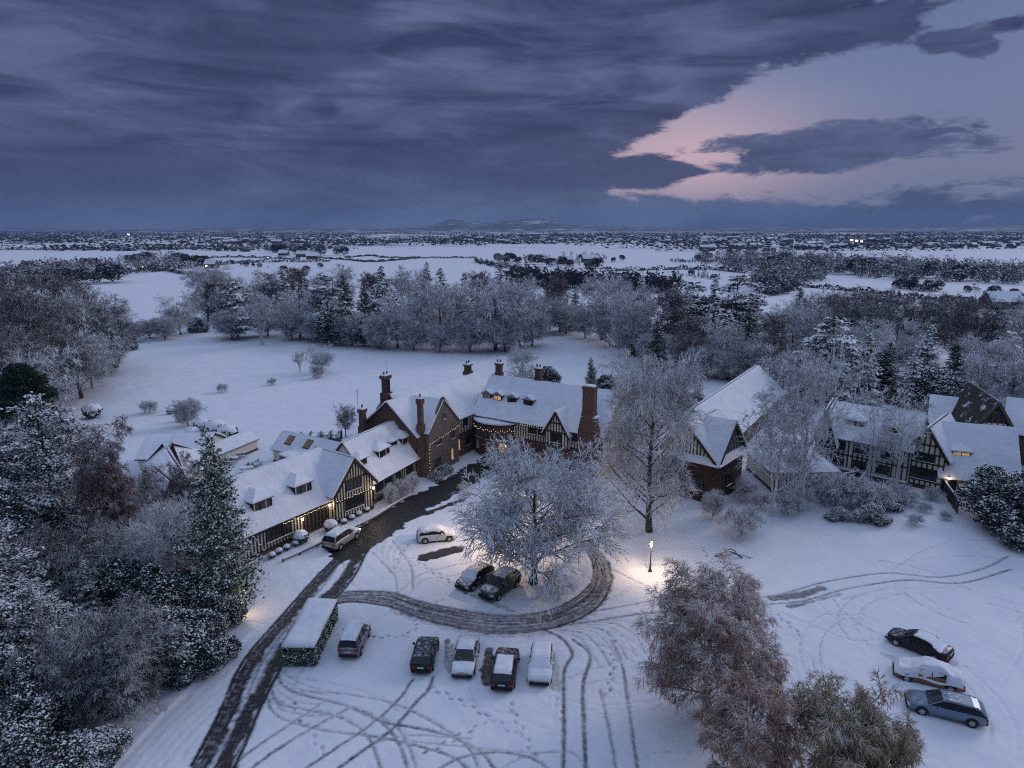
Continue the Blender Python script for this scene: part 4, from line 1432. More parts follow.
# ================================================================== right group: brick hall
cn = at(714, 505); eB = cn + (at(744, 484) - cn).normalized() * 8.0; eA = cn + Vector((-(eB - cn).y, (eB - cn).x, 0))
gl_, gr_ = at(668, 470), at(741, 478)
bh, LH = gable_box('brick_hall', 'large brick hall under a broad unbroken snowy roof, between the two tall frosted trees', 'house', at(724, 466), at(781, 409), 10, 3.2, 7.6, 'x', .35, wall='brick', seed=51)
bA, LA = gable_box('brick_corner_gable', 'brick corner building with black-and-white gables meeting at its near corner', 'house', eA, cn, 7.9, 5.4, 9.6, 'y', .5, wall='brick', seed=53)
m = MB()
def gable_face(m, fr_, L_, ez_, rz_):
    f_ = lambda u: ez_ + (rz_ - ez_ - .3) * (1 - abs(u - L_ / 2) / (L_ / 2))
    P_ = [fr_.p(.0, ez_ - .3, .05), fr_.p(L_, ez_ - .3, .05), fr_.p(L_, ez_ - .1, .05), fr_.p(L_ / 2, rz_ - .2, .05), fr_.p(0, ez_ - .1, .05)]
    m.face(P_, 'plaster')
    f2_ = Frame(fr_.p(0, 0, .05), fr_.u, fr_.n)
    studs(m, f2_, .3, L_ - .3, ez_ - .3, f_, .45, .17, (ez_ - .2,))
    barge(m, f2_, L_, ez_, rz_, over=.45)
gable_face(m, fr, LA, 5.4, 9.6)
m.build('gable_timbers', bA)
window(fr, LA * .72, 2.2, 1.3, 1.6, bA, 3, 2)
window(fr, LA * .35, 2.2, 1.3, 1.6, bA, 3, 2)
bB, LB = gable_box('brick_corner_wing', 'right-hand brick wing of the corner building, its timber gable facing right', 'house', cn, eB, 7.95, 5.42, 9.62, 'y', .5, wall='brick', seed=55)
m = MB(); gable_face(m, fr, LB, 5.4, 9.6); m.build('gable_timbers', bB)
window(fr, LB * .5, 2.2, 1.6, 1.6, bB, 3, 2)

# low hipped building with wall lamp
bd, LD = gable_box('low_hipped_annexe', 'low annexe with a hipped snowy roof and a lit lamp, behind the white-stemmed tree', 'house', at(773, 493), at(832, 492), 9.0, 3.0, 5.6, 'x', .5, wall='plaster', hipL=3.8, hipR=3.8, seed=61)
m = MB(); studs(m, fr, .1, LD - .1, .35, 2.9, .5, .14, (.42, 2.8)); m.build('timber_frame', bd)
window(fr, LD * .85, 1.6, 1.4, 1.4, bd, 3, 2)
wl_ = wall_lamp(tuple(at(827, 433, 4.6)), 'bright white lamp on the edge of the low annexe roof', 60)

# long timbered range behind the frosted trees
Ae, Be = at(822, 468), at(906, 487)
be, LE = gable_box('timbered_rear_range', 'long black-and-white range seen through the frosted trees right of the annexe', 'house', Ae, Be, 9, 5.0, 8.6, 'x', .4, seed=65)
m = MB()
wl = [(LE * f, 1.6) for f in (.18, .45, .72)]
studs(m, fr, .1, LE - .1, .35, 4.9, .62, .16, (.42, 2.6, 4.8), [(u - .8, u + .8, 3.1, 4.4) for u, _ in wl] + [(u - .8, u + .8, .9, 2.2) for u, _ in wl])
m.build('timber_frame', be)
for u, w_ in wl:
    window(fr, u, 3.75, w_, 1.3, be, 3, 2); window(fr, u, 1.55, w_, 1.3, be, 3, 2)
m = MB(); m.box((LE * .55, -.4, .35), (LE * .9, .5, .7), 'brick'); m.box((LE * .55, -.4, .78), (LE * .9, .5, .16), 'snow'); m.build('terrace_wall', be)
dormer(be, LE * .30, 1.5, 5.9, 2.2, 1.0, 2.0, 3)
dormer(be, LE * .72, 1.5, 5.9, 1.6, 1.0, 2.0, 2)
bg_, LG = gable_box('left_timber_gable', 'black-and-white gable end above the lit lamp, left of the long rear range', 'house', at(812, 470), at(830, 473), 8, 5.0, 8.8, 'y', .4, seed=66)
m = MB(); studs(m, fr, .1, LG - .1, .35, lambda u: 5 + 3.6 * (1 - abs(u - LG / 2) / (LG / 2)), .5, .15, (.42, 2.7, 4.9)); barge(m, fr, LG, 5, 8.8); m.build('timber_frame', bg_)
window(fr, LG / 2, 4.0, 1.6, 1.2, bg_, 3, 2)
# big square-panelled gable
Ag, Bg = at(902, 484), at(941, 493)
bg, LG2 = gable_box('square_panelled_gable', 'square-panelled black-and-white gable with two wide window bands, left of the lit porch', 'house', Ag, Bg, 9, 4.8, ztop((Ag + Bg) / 2, 428), 'y', .5, seed=67)
rz2 = bg['dims'][3]
m = MB(); studs(m, fr, .1, LG2 - .1, .35, lambda u: 4.8 + (rz2 - 4.9) * (1 - abs(u - LG2 / 2) / (LG2 / 2)), .62, .17, (.42, 1.1, 2.75, 3.5, 4.75, 5.9), [(LG2 / 2 - 1.5, LG2 / 2 + 1.5, 1.2, 2.6), (LG2 / 2 - 1.1, LG2 / 2 + 1.1, 3.6, 4.7)])
barge(m, fr, LG2, 4.8, rz2, over=.5)
m.build('timber_frame', bg)
window(fr, LG2 / 2, 1.9, 3.0, 1.4, bg, 5, 2); window(fr, LG2 / 2, 4.15, 2.2, 1.1, bg, 4, 1)
# porch range with dormer
Ap, Bp = at(941, 492), at(1010, 500)
bp, LP = gable_box('porch_range', 'low-eaved range with a lit open porch, red light inside and one small lit dormer', 'house', Ap, Bp, 9, 2.9, 8.0, 'x', .8, wall='timber', seed=71)
window(Frame((0, -.1, 0), (1, 0, 0), (0, -1, 0)), LP * .3, 1.3, 1.5, 1.8, bp, 3, 2, 'glass_dim')
m = MB()
for f in (.04, .26, .48, .7, .92):
    m.box((LP * f, -.65, 1.25), (.22, .22, 2.5), 'wood_snow')
m.build('porch_post', bp)
m = MB(); m.box((LP * .6, -.12, 1.6), (.9, .06, .5), 'sign_red'); m.build('red_sign', bp)
dormer(bp, LP * .25, 1.3, 3.8, 2.0, 1.1, 2.2, 2, 'glass_lit')
wall_lamp(tuple(l2w(bp, (LP * .06, -.9, 2.2))), 'warm lamp under the eaves of the porch range', 25, bp.rotation_euler.z)
# tall dark cross gable
Ac, Bc = at(964, 482), at(1024, 488)
bt, LT = gable_box('steep_dark_gable', 'steep dark gable partly swept of snow, tallest of the right-hand group', 'house', Ac + Vector((1, 3, 0)), Bc + Vector((1, 3, 0)), 12, 5.0, ztop((Ac + Bc) / 2 + Vector((0, 3, 0)), 402), 'y', .4, wall='timber', snow=.06, snow_mat='roof_patchy', seed=73)
rt_ = bt['dims'][3]
m = MB(); barge(m, fr, LT, 5.0, rt_, 'wood_snow', .45); studs(m, fr, .4, LT - .4, 5, lambda u: 5.0 + (rt_ - 5.6) * (1 - abs(u - LT / 2) / (LT / 2)), .7, .16, (7.2, 9.0), mat='wood_snow')
P_ = [fr.p(LT * .2, 6.4, .06), fr.p(LT * .8, 6.4, .06), fr.p(LT * .68, 7.6, .06), fr.p(LT * .32, 7.6, .06)]
m.face(P_, 'plaster'); m.build('gable_timbers', bt)
br_, LR = gable_box('right_end_range', 'snow-roofed range running off the right edge behind the steep gable', 'house', at(1000, 462), at(1075, 474), 10, 4.6, 8.4, 'x', .4, wall='brick', seed=75)
bs_, LS = gable_box('rear_slate_range', 'snowy roof showing behind the square-panelled gable, left of the steep gable', 'house', at(925, 455), at(975, 462), 8, 4.4, 8.2, 'x', .3, seed=77)

# curved fence by the porch
def fence(pts, label, h=1.6, name='fence', cap=True, mat='timber', gap=.0):
    W_ = [at(*p) for p in pts]
    o0 = W_[0]
    r_ = empty(name, (o0.x, o0.y, 0), 0, label, 'wall' if 'wall' in name else 'fence')
    r_['kind'] = 'thing'
    L = catmull(W_, .5)
    pm, bmb, sm_ = MB(), MB(), MB()
    for i in range(len(L) - 1):
        a = Vector((L[i][0] - o0.x, L[i][1] - o0.y, 0)); b_ = Vector((L[i + 1][0] - o0.x, L[i + 1][1] - o0.y, 0))
        n = Vector((-(b_ - a).y, (b_ - a).x, 0)).normalized()
        bmb.beam(a.lerp(b_, .5) + Vector((0, 0, .1)), a.lerp(b_, .5) + Vector((0, 0, h)), (b_ - a).length * (1 - gap), .06, n, mat)
        if i % 4 == 0:
            pm.box((a.x, a.y, h / 2), (.14, .14, h + .1), 'wood_snow')
        sm_.beam(a + Vector((0, 0, h + .06)), b_ + Vector((0, 0, h + .06)), .15, .14, Vector((0, 0, 1)), 'snow')
    bmb.build('boards', r_); pm.build('posts', r_); sm_.build('snow_cap', r_)
    return r_


fence([(940, 489), (946, 498), (953, 508), (957, 515)], 'curved dark board fence with a snowy top, left of the porch path', 1.7)
fence([(283, 562), (308, 551), (330, 541), (352, 530), (374, 519), (396, 505), (410, 497)], 'low snow-topped kerb wall between the drive and the timbered front', .3, mat='stone', name='garden_wall')
fence([(640, 394), (690, 401), (735, 409)], 'low snow-topped garden wall between the lawn and the brick hall', 1.0, mat='stone', name='garden_wall')
fence([(600, 436), (640, 440), (676, 444)], 'dark wall with a snowy top behind the tall frosted tree', 1.8, mat='stone', name='garden_wall')

# zigzag ramp rail
def ramp_rail(pts, label):
    W_ = [at(*p) for p in pts]
    o0 = W_[0]
    r_ = empty('deck_railing', (o0.x, o0.y, 0), 0, label, 'railing', 'deck rails by the annexe')
    a_, b_, c_ = MB(), MB(), MB()
    for p, q in zip(W_[:-1], W_[1:]):
        p, q = p - o0, q - o0
        a_.beam(p + Vector((0, 0, 1.1)), q + Vector((0, 0, 1.1)), .12, .08, (0, 0, 1), 'wood_snow')
        c_.beam(p + Vector((0, 0, 1.2)), q + Vector((0, 0, 1.2)), .18, .14, (0, 0, 1), 'snow')
        n = max(1, int((q - p).length / .35))
        for k in range(n + 1):
            s_ = p.lerp(q, k / n)
            b_.box((s_.x, s_.y, .55), (.07, .07, 1.1), 'timber')
    a_.build('top_rail', r_); b_.build('balusters', r_); c_.build('snow_cap', r_)


ramp_rail([(812, 488), (838, 490), (843, 482), (858, 479), (850, 472), (846, 466)], 'outer zigzag deck rail with a thick line of snow')
ramp_rail([(838, 496), (853, 494), (861, 486), (866, 478)], 'inner deck rail nearest the snowy shrubs')

# ------------------------------------------------------------------ cars
def interp(x, tab):
    return float(np.interp(x, [t[0] for t in tab], [t[1] for t in tab]))


CARS = {   # length, width, belt/hood line, roof line (x from rear -L/2 to front +L/2)
    'hatch': dict(L=4.2, W=1.76, hood=[(-.5, .85), (-.47, .98), (-.2, 1.0), (.22, .98), (.42, .80), (.48, .66), (.5, .5)],
                  roof=[(-.49, .98), (-.40, 1.36), (-.30, 1.45), (0, 1.50), (.08, 1.46), (.26, .98)]),
    'suv': dict(L=4.6, W=1.88, hood=[(-.5, .95), (-.47, 1.10), (-.2, 1.12), (.24, 1.08), (.43, .98), (.48, .82), (.5, .6)],
                roof=[(-.485, 1.10), (-.42, 1.56), (-.34, 1.68), (-.02, 1.72), (.08, 1.66), (.25, 1.08)]),
    'estate': dict(L=4.75, W=1.82, hood=[(-.5, .85), (-.47, .95), (-.2, .96), (.2, .94), (.42, .78), (.48, .66), (.5, .5)],
                   roof=[(-.485, .95), (-.40, 1.32), (-.32, 1.42), (-.02, 1.46), (.06, 1.42), (.24, .94)]),
    'saloon': dict(L=4.5, W=1.8, hood=[(-.5, .8), (-.47, .98), (-.30, 1.02), (.2, .94), (.42, .78), (.48, .66), (.5, .5)],
                   roof=[(-.33, 1.02), (-.20, 1.36), (-.12, 1.42), (.02, 1.44), (.08, 1.40), (.25, .94)]),
    'mpv': dict(L=4.1, W=1.76, hood=[(-.5, .95), (-.48, 1.08), (-.2, 1.10), (.28, 1.06), (.43, .92), (.48, .76), (.5, .55)],
                roof=[(-.49, 1.10), (-.45, 1.62), (-.40, 1.72), (.0, 1.74), (.10, 1.68), (.31, 1.06)]),
}


def make_car(kind, paint, label, p_rear, p_front, snow=('roof',), thick=.14, group='cars parked on the snow', roofglass=False, z=0.0, name='parked_car', bury=0.0, headlit=False):
    c = CARS[kind]
    L, Wd = c['L'], c['W']
    a, b = at(*p_rear), at(*p_front)
    mid = (a + b) / 2
    root = empty(name, (mid.x, mid.y, -bury), math.atan2(b.y - a.y, b.x - a.x), label, 'car', group)
    wheels = (-.31 * L, .31 * L)
    rw = .33
    # lower body: cross-sections along the length
    xs = sorted(set([-.5, -.49, -.47, -.43, -.38, -.3, -.2, -.1, 0, .1, .2, .28, .34, .38, .43, .46, .48, .495, .5]))
    V, n = [], 0
    m = MB()
    rings = []
    for f in xs:
        x = f * L
        hw = Wd / 2 * (1 - .16 * max(0, (abs(f) - .36) / .14) ** 2)
        zt = interp(f, c['hood'])
        zb = .24 + .10 * max(0, (abs(f) - .44) / .06)
        ring = [(x, -hw * .96, zb), (x, -hw, zb + .22), (x, -hw, zt - .16), (x, -hw * .95, zt - .04), (x, -hw * .80, zt), (x, 0, zt + .025),
                (x, hw * .80, zt), (x, hw * .95, zt - .04), (x, hw, zt - .16), (x, hw, zb + .22), (x, hw * .96, zb)]
        rings.append(ring)
    for r0, r1 in zip(rings[:-1], rings[1:]):
        for k in range(len(r0) - 1):
            m.face([r0[k], r1[k], r1[k + 1], r0[k + 1]][::-1], paint)
        m.face([r0[0], r0[-1], r1[-1], r1[0]][::-1], 'rubber')
    m.face(rings[0], paint)
    m.face(rings[-1][::-1], paint)
    me = m.mesh('body')
    import bmesh
    bmm = bmesh.new(); bmm.from_mesh(me); bmesh.ops.remove_doubles(bmm, verts=bmm.verts, dist=.002); bmesh.ops.recalc_face_normals(bmm, faces=bmm.faces)
    for f_ in bmm.faces: f_.smooth = True
    bmm.to_mesh(me); bmm.free()
    body = link('body', me, root)
    # greenhouse
    rx0, rx1 = c['roof'][0][0], c['roof'][-1][0]
    fs = sorted(set([r_[0] for r_ in c['roof']]))
    g_, rf, pl = MB(), MB(), MB()
    rings = []
    for f in fs:
        zt = interp(f, c['roof']); zb = interp(f, c['hood']) - .03
        k = (zt - zb) / .5
        hb_ = Wd / 2 * .93; ht_ = hb_ - .17 * min(1, k)
        rings.append([(f * L, -hb_, zb), (f * L, -ht_, max(zt - .05, zb)), (f * L, -ht_ * .85, zt), (f * L, 0, zt + .02), (f * L, ht_ * .85, zt), (f * L, ht_, max(zt - .05, zb)), (f * L, hb_, zb)])
    nR = len(rings)
    for i, (r0, r1) in enumerate(zip(rings[:-1], rings[1:])):
        for k in range(6):
            side = k in (0, 5)
            end = i == 0 or i == nR - 2
            mat = 'car_glass' if side or end or (roofglass and 0 < i < nR - 2 and 1 < i) else paint
            g_.face([r0[k], r1[k], r1[k + 1], r0[k + 1]][::-1], mat)
    g_.build('cabin', body)
    # pillars
    for s_ in (-1, 1):
        for i in range(nR - 1):
            r0, r1 = rings[i], rings[i + 1]
            k = 1 if s_ < 0 else 5
            pl.tube(Vector(r0[k]) + Vector((0, 0, .01)), Vector(r1[k]) + Vector((0, 0, .01)), .035, .035, paint, 5)
        kb_, kt = (0, 1) if s_ < 0 else (6, 5)
        for f in (-.28, -.04):
            zt = interp(f, c['roof']); zb = interp(f, c['hood'])
            pl.tube((f * L, s_ * Wd / 2 * .945, zb), (f * L + .05, s_ * (Wd / 2 * .93 - .155), zt - .05), .035, .03, 'black_metal', 5)
        mr = MB(); mr.box((-.02 * L + .6, s_ * (Wd / 2 + .08), interp(.12, c['hood']) + .04), (.14, .20, .14), paint); mr.build('mirror', body)
        if kind in ('estate', 'suv'):
            pl.tube((-.38 * L, s_ * (Wd / 2 - .28), interp(-.38, c['roof']) + .04), (.02 * L, s_ * (Wd / 2 - .28), interp(.02, c['roof']) + .05), .025, .025, 'grey_metal', 5)
    pl.build('pillars', body)
    for xw in wheels:
        for s_ in (-1, 1):
            y = s_ * (Wd / 2 - .09)
            w_ = MB(); w_.tube((xw, y - .11, rw), (xw, y + .11, rw), rw, rw, 'rubber', 18); 
            wo_ = w_.build('wheel', root)
            r_ = MB(); r_.tube((xw, y + s_ * .10, rw), (xw, y + s_ * .125, rw), rw * .64, rw * .56, 'grey_metal', 14)
            for q in range(5):
                th = q * 1.2566
                r_.beam((xw, y + s_ * .13, rw), (xw + .2 * math.cos(th), y + s_ * .13, rw + .2 * math.sin(th)), .05, .02, (0, s_, 0), 'head_clear')
            r_.build('rim', wo_)
            ar = MB()
            for q in range(9):
                t0, t1 = math.pi * q / 9, math.pi * (q + 1) / 9
                ar.beam((xw + (rw + .05) * math.cos(t0), s_ * (Wd / 2 - .015), rw + (rw + .05) * math.sin(t0)), (xw + (rw + .05) * math.cos(t1), s_ * (Wd / 2 - .015), rw + (rw + .05) * math.sin(t1)), .07, .06, (0, s_, 0), 'rubber')
            ar.build('wheel_arch', body)
    for s_ in (-1, 1):
        l = MB(); l.box((.478 * L, s_ * Wd * .36, interp(.46, c['hood']) - .12), (.16, .34, .13), 'lamp_glow' if headlit else 'head_clear'); l.build('headlight', root)
        l = MB(); l.box((-.492 * L, s_ * Wd * .38, interp(-.49, c['hood']) - .16), (.08, .28, .2), 'tail_red'); l.build('tail_light', root)
    m = MB(); m.box((-.497 * L, 0, .42), (.12, Wd * .84, .2), 'rubber'); m.build('bumper', root)
    m = MB(); m.box((.492 * L, 0, .38), (.12, Wd * .84, .18), 'rubber'); m.build('bumper', root)
    m = MB(); m.box((-.505 * L, 0, .72), (.03, .5, .11), 'head_clear'); m.build('number_plate', root)
    # settled snow
    def top(f):
        zt = interp(f, c['hood'])
        if rx0 <= f <= rx1:
            zt = max(zt, interp(f, c['roof']))
        return zt
    zones = {'roof': (-.40, .06), 'hood': (.27, .485), 'all': (-.495, .495), 'screen': (.04, .28), 'tail': (-.495, -.36)}
    rr = random.Random(hash(label) % 1000 if False else len(label))
    for zn in snow:
        f0, f1 = zones[zn]
        sm_ = MB()
        nx_, ny_ = (30 if zn == 'all' else 14), 10
        ph = [rr.uniform(0, 6) for _ in range(4)]
        grid = []
        for i in range(nx_ + 1):
            row = []
            f = f0 + (f1 - f0) * i / nx_
            for j in range(ny_ + 1):
                v = -1 + 2 * j / ny_
                hw = (Wd / 2 * .93 - (.17 if top(f) > interp(f, c['hood']) + .25 else 0)) * (1 - .16 * max(0, (abs(f) - .36) / .14) ** 2)
                if zn == 'all':
                    hw += .04
                e = min(1, (1 - abs(v)) * 4) * min(1, min(i, nx_ - i) / 2.0)
                zt = top(f) - (.03 if abs(v) > .9 else 0)
                h = thick * (.25 + .75 * e) * (1 + .18 * math.sin(f * 20 + ph[0]) * math.sin(v * 3 + ph[1]))
                row.append((f * L, v * hw, zt + h if e > 0 else zt + .01))
            grid.append(row)
        for i in range(nx_):
            for j in range(ny_):
                sm_.face([grid[i][j], grid[i + 1][j], grid[i + 1][j + 1], grid[i][j + 1]], 'snow')
        if zn == 'all':
            for j in (0, ny_):
                for i in range(nx_):
                    a_, b_ = grid[i][j], grid[i + 1][j]
                    s_ = -1 if j == 0 else 1
                    zz = lambda p_: (p_[2] - .22 - .10 * math.sin(p_[0] * 3)) if thick < .2 else .60 + .07 * math.sin(p_[0] * 3)
                    ey = (lambda p_: s_ * (Wd / 2 + .05) * (1 - .16 * max(0, (abs(p_[0] / L) - .36) / .14) ** 2)) if thick >= .2 else (lambda p_: p_[1] + s_ * .05)
                    sm_.face([a_, b_, (b_[0], ey(b_), zz(b_)), (a_[0], ey(a_), zz(a_))], 'snow')
        sm_.build('snow_cover', body, smooth=True)
    return root


make_car('mpv', 'paint_plum', 'small greyish people carrier with a snowy roof, right of the clipped hedge block', (348, 661), (362, 630), ('roof', 'hood'), .18)
make_car('hatch', 'paint_black', 'black hatchback cleared of snow, its red tail lights facing the lower tracks', (420, 679), (430, 641), (), roofglass=True)
make_car('saloon', 'paint_silver', 'silver car with snow square on its roof, second from left in the row of four', (470, 642), (461, 685), ('roof', 'hood'), .12)
make_car('estate', 'paint_black', 'dark estate with a snowy roof and bare rear window, third in the row of four', (501, 697), (509, 652), ('roof',), .10)
make_car('hatch', 'paint_white', 'hatchback wholly covered with snow at the right end of the row of four', (543, 646), (538, 698), ('all',), .07)
make_car('hatch', 'paint_green', 'left dark green car under the branches of the round frosted tree', (488, 574), (461, 592), ('screen',), .05)
make_car('suv', 'paint_green', 'larger dark green car nearest the trunk of the round frosted tree', (517, 579), (482, 604), ('roof',), .06)
make_car('hatch', 'paint_white', 'small snow-covered car above the dark empty bay, left of the round tree', (420, 541), (453, 538), ('all',), .12)
make_car('suv', 'paint_sage', 'pale green four-by-four with lit lamps, stopped on the wet drive by the entrance', (328, 552), (355, 534), ('roof', 'hood'), .10, group=None, headlit=True)
make_car('saloon', 'paint_black', 'black car with patches of snow, uppermost of the three at the right', (948, 662), (890, 638), ('roof',), .06, 'three cars at the right side')
make_car('saloon', 'paint_orange', 'car buried under smooth snow, rusty orange side showing, middle of three at the right', (960, 688), (895, 672), ('all',), .30, 'three cars at the right side', bury=.1)
make_car('estate', 'paint_blue', 'blue-grey estate nearly free of snow, lowest of the three at the right', (980, 722), (909, 705), (), .1, 'three cars at the right side')

# ------------------------------------------------------------------ street lamps
def street_lamp(px, py, ytop, label, power, head=True):
    p = at(px, py)
    h = ztop(p, ytop)
    r_ = empty('street_lamp', (p.x, p.y, 0), 0, label, 'street lamp')
    m = MB(); m.lathe((0, 0, 0), [(.20, 0), (.18, .25), (.10, .35), (.08, .9), (.055, 1.0), (.045, h - .5), (.09, h - .45), (.06, h - .4)], 'black_metal', 10)
    m.box((0, 0, h * .72), (.5, .04, .04), 'black_metal')
    m.build('post', r_)
    g_ = MB(); g_.lathe((0, 0, h - .42), [(.06, 0), (.17, .42), (.02, .44)], 'lamp_glow', 6); g_.build('lantern', r_)
    m = MB(); m.lathe((0, 0, h + .03), [(.22, 0), (.10, .16), (.03, .22), (.01, .34)], 'black_metal', 6); m.lathe((0, 0, h + .1), [(.17, 0), (.12, .14), (.01, .2)], 'snow', 8); m.build('lantern_cap', r_)
    l = lamp_at(None, power, (1.0, .70, .45), .15)
    o = bpy.data.objects.new('lamp_light', l); COL.objects.link(o); o.parent = r_; o.location = (0.0, -.42, h - .15)
    return r_


street_lamp(650, 572, 543, 'lit lantern post standing alone in a pool of warm light on the snow', 560)
street_lamp(500, 543, 492, 'lit lantern post half hidden inside the round frosted tree', 1500)
street_lamp(246, 612, 592, 'low lit lamp at the foot of the ivy-clad column tree', 80)
street_lamp(585, 520, 503, 'lit lantern post glimpsed between the round tree and the tall one behind', 160)

# ------------------------------------------------------------------ tree growing (vectorised)
def unit(a):
    return a / np.maximum(np.linalg.norm(a, axis=-1, keepdims=True), 1e-9)


def grow_from(P, Rr, rng, per, t0, t1, ang, angv, len_f, m, droop, wob, rscale, rmin, up=0.0, kb=.85):
    """children of the polylines P (N,m0,3), radii Rr (N,m0)"""
    N, m0, _ = P.shape
    t = rng.uniform(t0, t1, (N, per))
    t = np.sort(t, 1)
    x = t * (m0 - 1)
    i = np.clip(x.astype(int), 0, m0 - 2)
    f = (x - i)[..., None]
    n_ = np.arange(N)[:, None]
    base = P[n_, i] * (1 - f) + P[n_, i + 1] * f
    tan = unit(P[n_, i + 1] - P[n_, i])
    rad = Rr[n_, i] * (1 - f[..., 0]) + Rr[n_, i + 1] * f[..., 0]
    ref = np.where(np.abs(tan[..., 2:3]) < .9, np.array([0, 0, 1.0]), np.array([1.0, 0, 0]))
    a = unit(np.cross(tan, ref)); b = np.cross(tan, a)
    az_ = (np.arange(per)[None, :] * 2.4 + rng.uniform(0, 6.28, (N, 1)) + rng.normal(0, .4, (N, per)))[..., None]
    an = (ang + rng.normal(0, angv, (N, per)))[..., None]
    d = unit(np.cos(an) * tan + np.sin(an) * (np.cos(az_) * a + np.sin(az_) * b) + np.array([0, 0, up]))
    ln = len_f(t, base) * rng.uniform(.7, 1.2, (N, per))
    r0 = np.maximum(rad * rscale, rmin)
    base, d, ln, r0 = base.reshape(-1, 3), d.reshape(-1, 3), ln.reshape(-1), r0.reshape(-1)
    out = [base]
    p = base
    for k in range(m - 1):
        p = p + d * (ln / (m - 1))[:, None]
        out.append(p)
        d = unit(d + np.array([0, 0, -droop]) + rng.normal(0, wob, d.shape))
    Q = np.stack(out, 1)
    tap = np.linspace(1, .35, m)
    return Q, np.maximum(r0[:, None] * kb * tap[None], rmin * .6)


def tubes(P, Rr, k):
    N, m, _ = P.shape
    T_ = np.empty_like(P)
    T_[:, 1:-1] = P[:, 2:] - P[:, :-2]
    T_[:, 0] = P[:, 1] - P[:, 0]
    T_[:, -1] = P[:, -1] - P[:, -2]
    T_ = unit(T_)
    ref = np.where(np.abs(T_[..., 2:3]) < .85, np.array([0, 0, 1.0]), np.array([1.0, 0, 0]))
    a = unit(np.cross(T_, ref)); b = np.cross(T_, a)
    th = np.arange(k) * 2 * np.pi / k + np.pi / 2
    V = P[:, :, None] + Rr[:, :, None, None] * (np.cos(th)[None, None, :, None] * a[:, :, None] + np.sin(th)[None, None, :, None] * b[:, :, None])
    idx = np.arange(N * m * k).reshape(N, m, k)
    nx_ = np.roll(idx, -1, 2)
    Q = np.stack([idx[:, :-1], nx_[:, :-1], nx_[:, 1:], idx[:, 1:]], -1).reshape(-1, 4)
    return V.reshape(-1, 3), Q


def join(lst):
    V, Q, n = [], [], 0
    for v, q in lst:
        V.append(v); Q.append(q + n); n += len(v)
    return np.concatenate(V), np.concatenate(Q)


def bare_proto(name, seed, H, R_, twig, bark='bark', n1=16, n2=9, n3=8, n4=6, trunk_r=.32, t0=.22, droop1=.02, droop3=.08, ang1=.95, tw=.016, lean=0.0, forks=0, fill=1.0, shape='dome', twl=1.0):
    rng = np.random.default_rng(seed)
    m0 = 8
    z = np.linspace(0, H * .86, m0)
    P = np.stack([rng.normal(0, .012 * H, m0).cumsum() * .5 + lean * z, rng.normal(0, .012 * H, m0).cumsum() * .5, z], 1)[None]
    P[0, 0, :2] = 0; P[0, 0, 2] = -.15
    Rr = (trunk_r * (1 - np.linspace(0, 1, m0) * .82))[None]
    Rr[0, 0] *= 1.35
    trunks = [(P, Rr)]
    if forks:
        P2, R2 = grow_from(P, Rr, rng, forks, .10, .35, .32, .08, lambda t, b: H * .72 + 0 * t, 7, -.03, .05, .75, .05)
        trunks.append((P2, R2))
        # pad to a common length
        src = [(P, Rr), (P2, R2)]
    else:
        src = [(P, Rr)]
    def env(t, b):       # limb length so the tips reach a dome
        zz = b[..., 2] / H
        if shape == 'dome':
            e = np.sqrt(np.clip(1 - ((zz - .42) / .62) ** 2, .05, 1))
        elif shape == 'cone':
            e = np.clip(1.08 - zz, .08, 1) ** .8
        elif shape == 'oval':
            e = np.sqrt(np.clip(1 - ((zz - .50) / .56) ** 2, .04, 1))
        elif shape == 'weep':
            e = np.clip(1.25 - zz * .9, .2, 1)
        return R_ * e * .82
    L1 = [grow_from(p, r, rng, n1 if i == 0 else max(4, n1 // 2), t0, .98, ang1, .15, env, 6, droop1, .09, .5, .03, up=.15) for i, (p, r) in enumerate(src)]
    L1 = (np.concatenate([a for a, _ in L1]), np.concatenate([b for _, b in L1]))
    l1len = np.linalg.norm(L1[0][:, -1] - L1[0][:, 0], axis=1)
    L2 = grow_from(L1[0], L1[1], rng, n2, .18, 1, .75, .2, lambda t, b: (l1len[:, None] * .52 * (1.1 - .6 * t)), 5, droop1 * 1.5, .12, .55, .02, up=.05)
    l2 = np.linalg.norm(L2[0][:, -1] - L2[0][:, 0], axis=1)
    L3 = grow_from(L2[0], L2[1], rng, n3, .15, 1, .7, .25, lambda t, b: np.maximum(l2[:, None] * .6, .5 * twl) * (1.1 - .4 * t) * fill, 4, droop3, .14, .6, tw * 1.2)
    l3 = np.linalg.norm(L3[0][:, -1] - L3[0][:, 0], axis=1)
    tr = join([tubes(p, r, 8) for p, r in trunks] + [tubes(L1[0], L1[1], 5)])
    parts = [tubes(L2[0], L2[1], 4), tubes(L3[0], L3[1], 3)]
    if n4:
        L4 = grow_from(L3[0], L3[1], rng, n4, .15, 1, .6, .25, lambda t, b: np.maximum(l3[:, None] * .55, .35 * twl) * (1.1 - .3 * t), 3, droop3 * 1.6, .12, .7, tw)
        parts.append(tubes(L4[0], L4[1], 3))
    cr = join(parts)
    allv = cr[0]
    return (np_mesh(name + '_trunk', tr[0], tr[1], bark, smooth=True), np_mesh(name + '_crown', cr[0], cr[1], twig), H)


